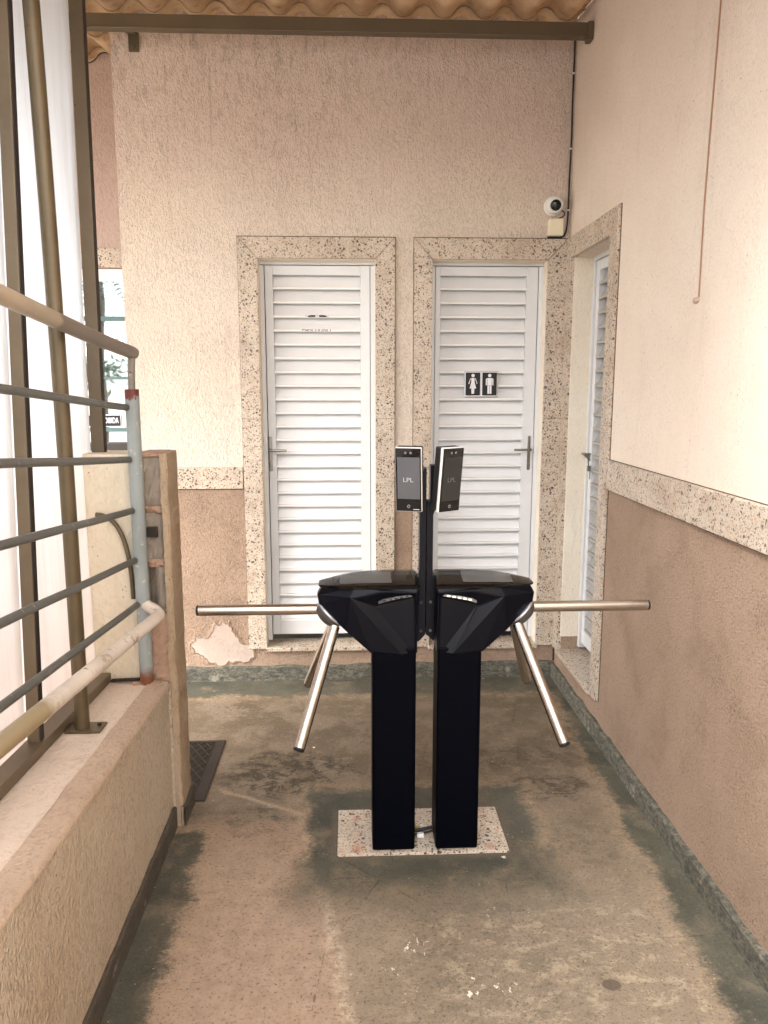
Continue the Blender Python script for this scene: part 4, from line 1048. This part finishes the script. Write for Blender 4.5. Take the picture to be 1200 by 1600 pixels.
# scraps of an old sticker on the left door's slat edges
stk = thing('sticker_remnant', 'scraps of an old black sticker left on the slat edges of the left louvred door', 'sticker', (-.19, YL, 2.05))
p_ = .0757; base_ = .245 + .082
def lipz(n): return base_ + n * p_
lz = [lipz(n) for n in range(40)]
z1 = min(lz, key=lambda z: abs(z - 2.075)); z2_ = min(lz, key=lambda z: abs(z - 2.010))
if z2_ == z1: z2_ = z1 - p_
bm = B()
for s_, cx_ in ((1, -.215), (-1, -.158)):
    prism_y(bm, [(cx_ - s_ * .024, z1 + .002), (cx_ + s_ * .018, z1 + .002), (cx_ + s_ * .018, z1 + .013), (cx_ - s_ * .008, z1 + .013), (cx_ - s_ * .024, z1 + .009)], YL - .0020, YL + .0008)
for x_ in (-.250, -.188, -.128): box(bm, x_, x_ + .002, YL - .0020, YL + .0008, z1 + .002, z1 + .012)
obj('arrow_scrap', bm, m_black, stk)
try: obj('lettering', text_bm('MASCULINO', .026, (-.192, YL - .0016, z2_ + .007), depth=.0004, clip=(z2_ + .001, z2_ + .0125), sx=.8), m_black, stk)
except Exception as ex: print('text', ex)

# ------------------------------------------------------------------ trees behind the viewer (mirrored in the window glass)
def leafcloud(bm, centre, rad, n, size, droop=0.0, clumps=14):
    cs = [Vector((random.gauss(0, .5) * rad[0], random.gauss(0, .5) * rad[1], random.gauss(0, .45) * rad[2])) for _ in range(clumps)]
    for _ in range(n):
        c = random.choice(cs); p = Vector(centre) + c + Vector((random.gauss(0, .18) * rad[0], random.gauss(0, .18) * rad[1], random.gauss(0, .16) * rad[2]))
        u = Vector((random.uniform(-1, 1), random.uniform(-1, 1), random.uniform(-.6, .6))).normalized(); v = u.cross(Vector((random.uniform(-1, 1), random.uniform(-1, 1), 1))).normalized()
        s_ = size * random.uniform(.6, 1.3)
        f = bm.faces.new([bm.verts.new(p - u * s_), bm.verts.new(p - v * s_ * .4), bm.verts.new(p + u * s_), bm.verts.new(p + v * s_ * .4)])
tr = thing('leafy_tree', 'bushy green tree mirrored in the lower panes of the recessed window', 'tree', (-7.2, -8.5, 0))
bm = B(); tube(bm, [(-7.2, -8.5, -.02), (-7.15, -8.45, .8), (-7.2, -8.5, 1.8)], .12, 10, rend=.06)
for k in range(5): a = k * 1.26; tube(bm, [(-7.17, -8.47, .9 + .1 * k), (-7.17 + .8 * math.cos(a), -8.47 + .8 * math.sin(a), 1.9)], .05, 6, rend=.015)
obj('trunk', bm, m_trunk, tr)
bm = B(); leafcloud(bm, (-7.0, -8.5, 2.0), (2.2, 1.5, .75), 2600, .10, clumps=26); obj('crown', bm, m_leaf, tr)
pt = thing('palm_tree', 'palm tree with drooping fronds mirrored in the top of the recessed window', 'tree', (-6.6, -10.5, 0))
bm = B(); tube(bm, [(-6.6, -10.5, -.02), (-6.55, -10.5, 2), (-6.4, -10.5, 4.6)], .16, 12, rend=.11); obj('trunk', bm, m_trunk, pt)
bm = B()
for k in range(22):
    a = k * 2.399; ln = random.uniform(1.8, 2.5); d = Vector((math.cos(a), math.sin(a), 0)); e0 = random.uniform(.1, .9)
    prev = None
    for i in range(26):
        t = i / 25; p = Vector((-6.4, -10.5, 4.6)) + d * ln * t * .85 + Vector((0, 0, ln * (e0 * t - 1.25 * t * t)))
        if prev is not None:
            for s_ in (-1, 1):
                side = d.cross(Vector((0, 0, 1))) * s_; L_ = .5 * math.sin(math.pi * min(1, t * .9 + .1))
                tip = p + side * L_ + Vector((0, 0, -.35 * L_)) + d * .15
                bm.faces.new([bm.verts.new(prev), bm.verts.new(p - (p - prev) * .55), bm.verts.new(tip)])
        prev = p
obj('frond', bm, m_palm, pt)
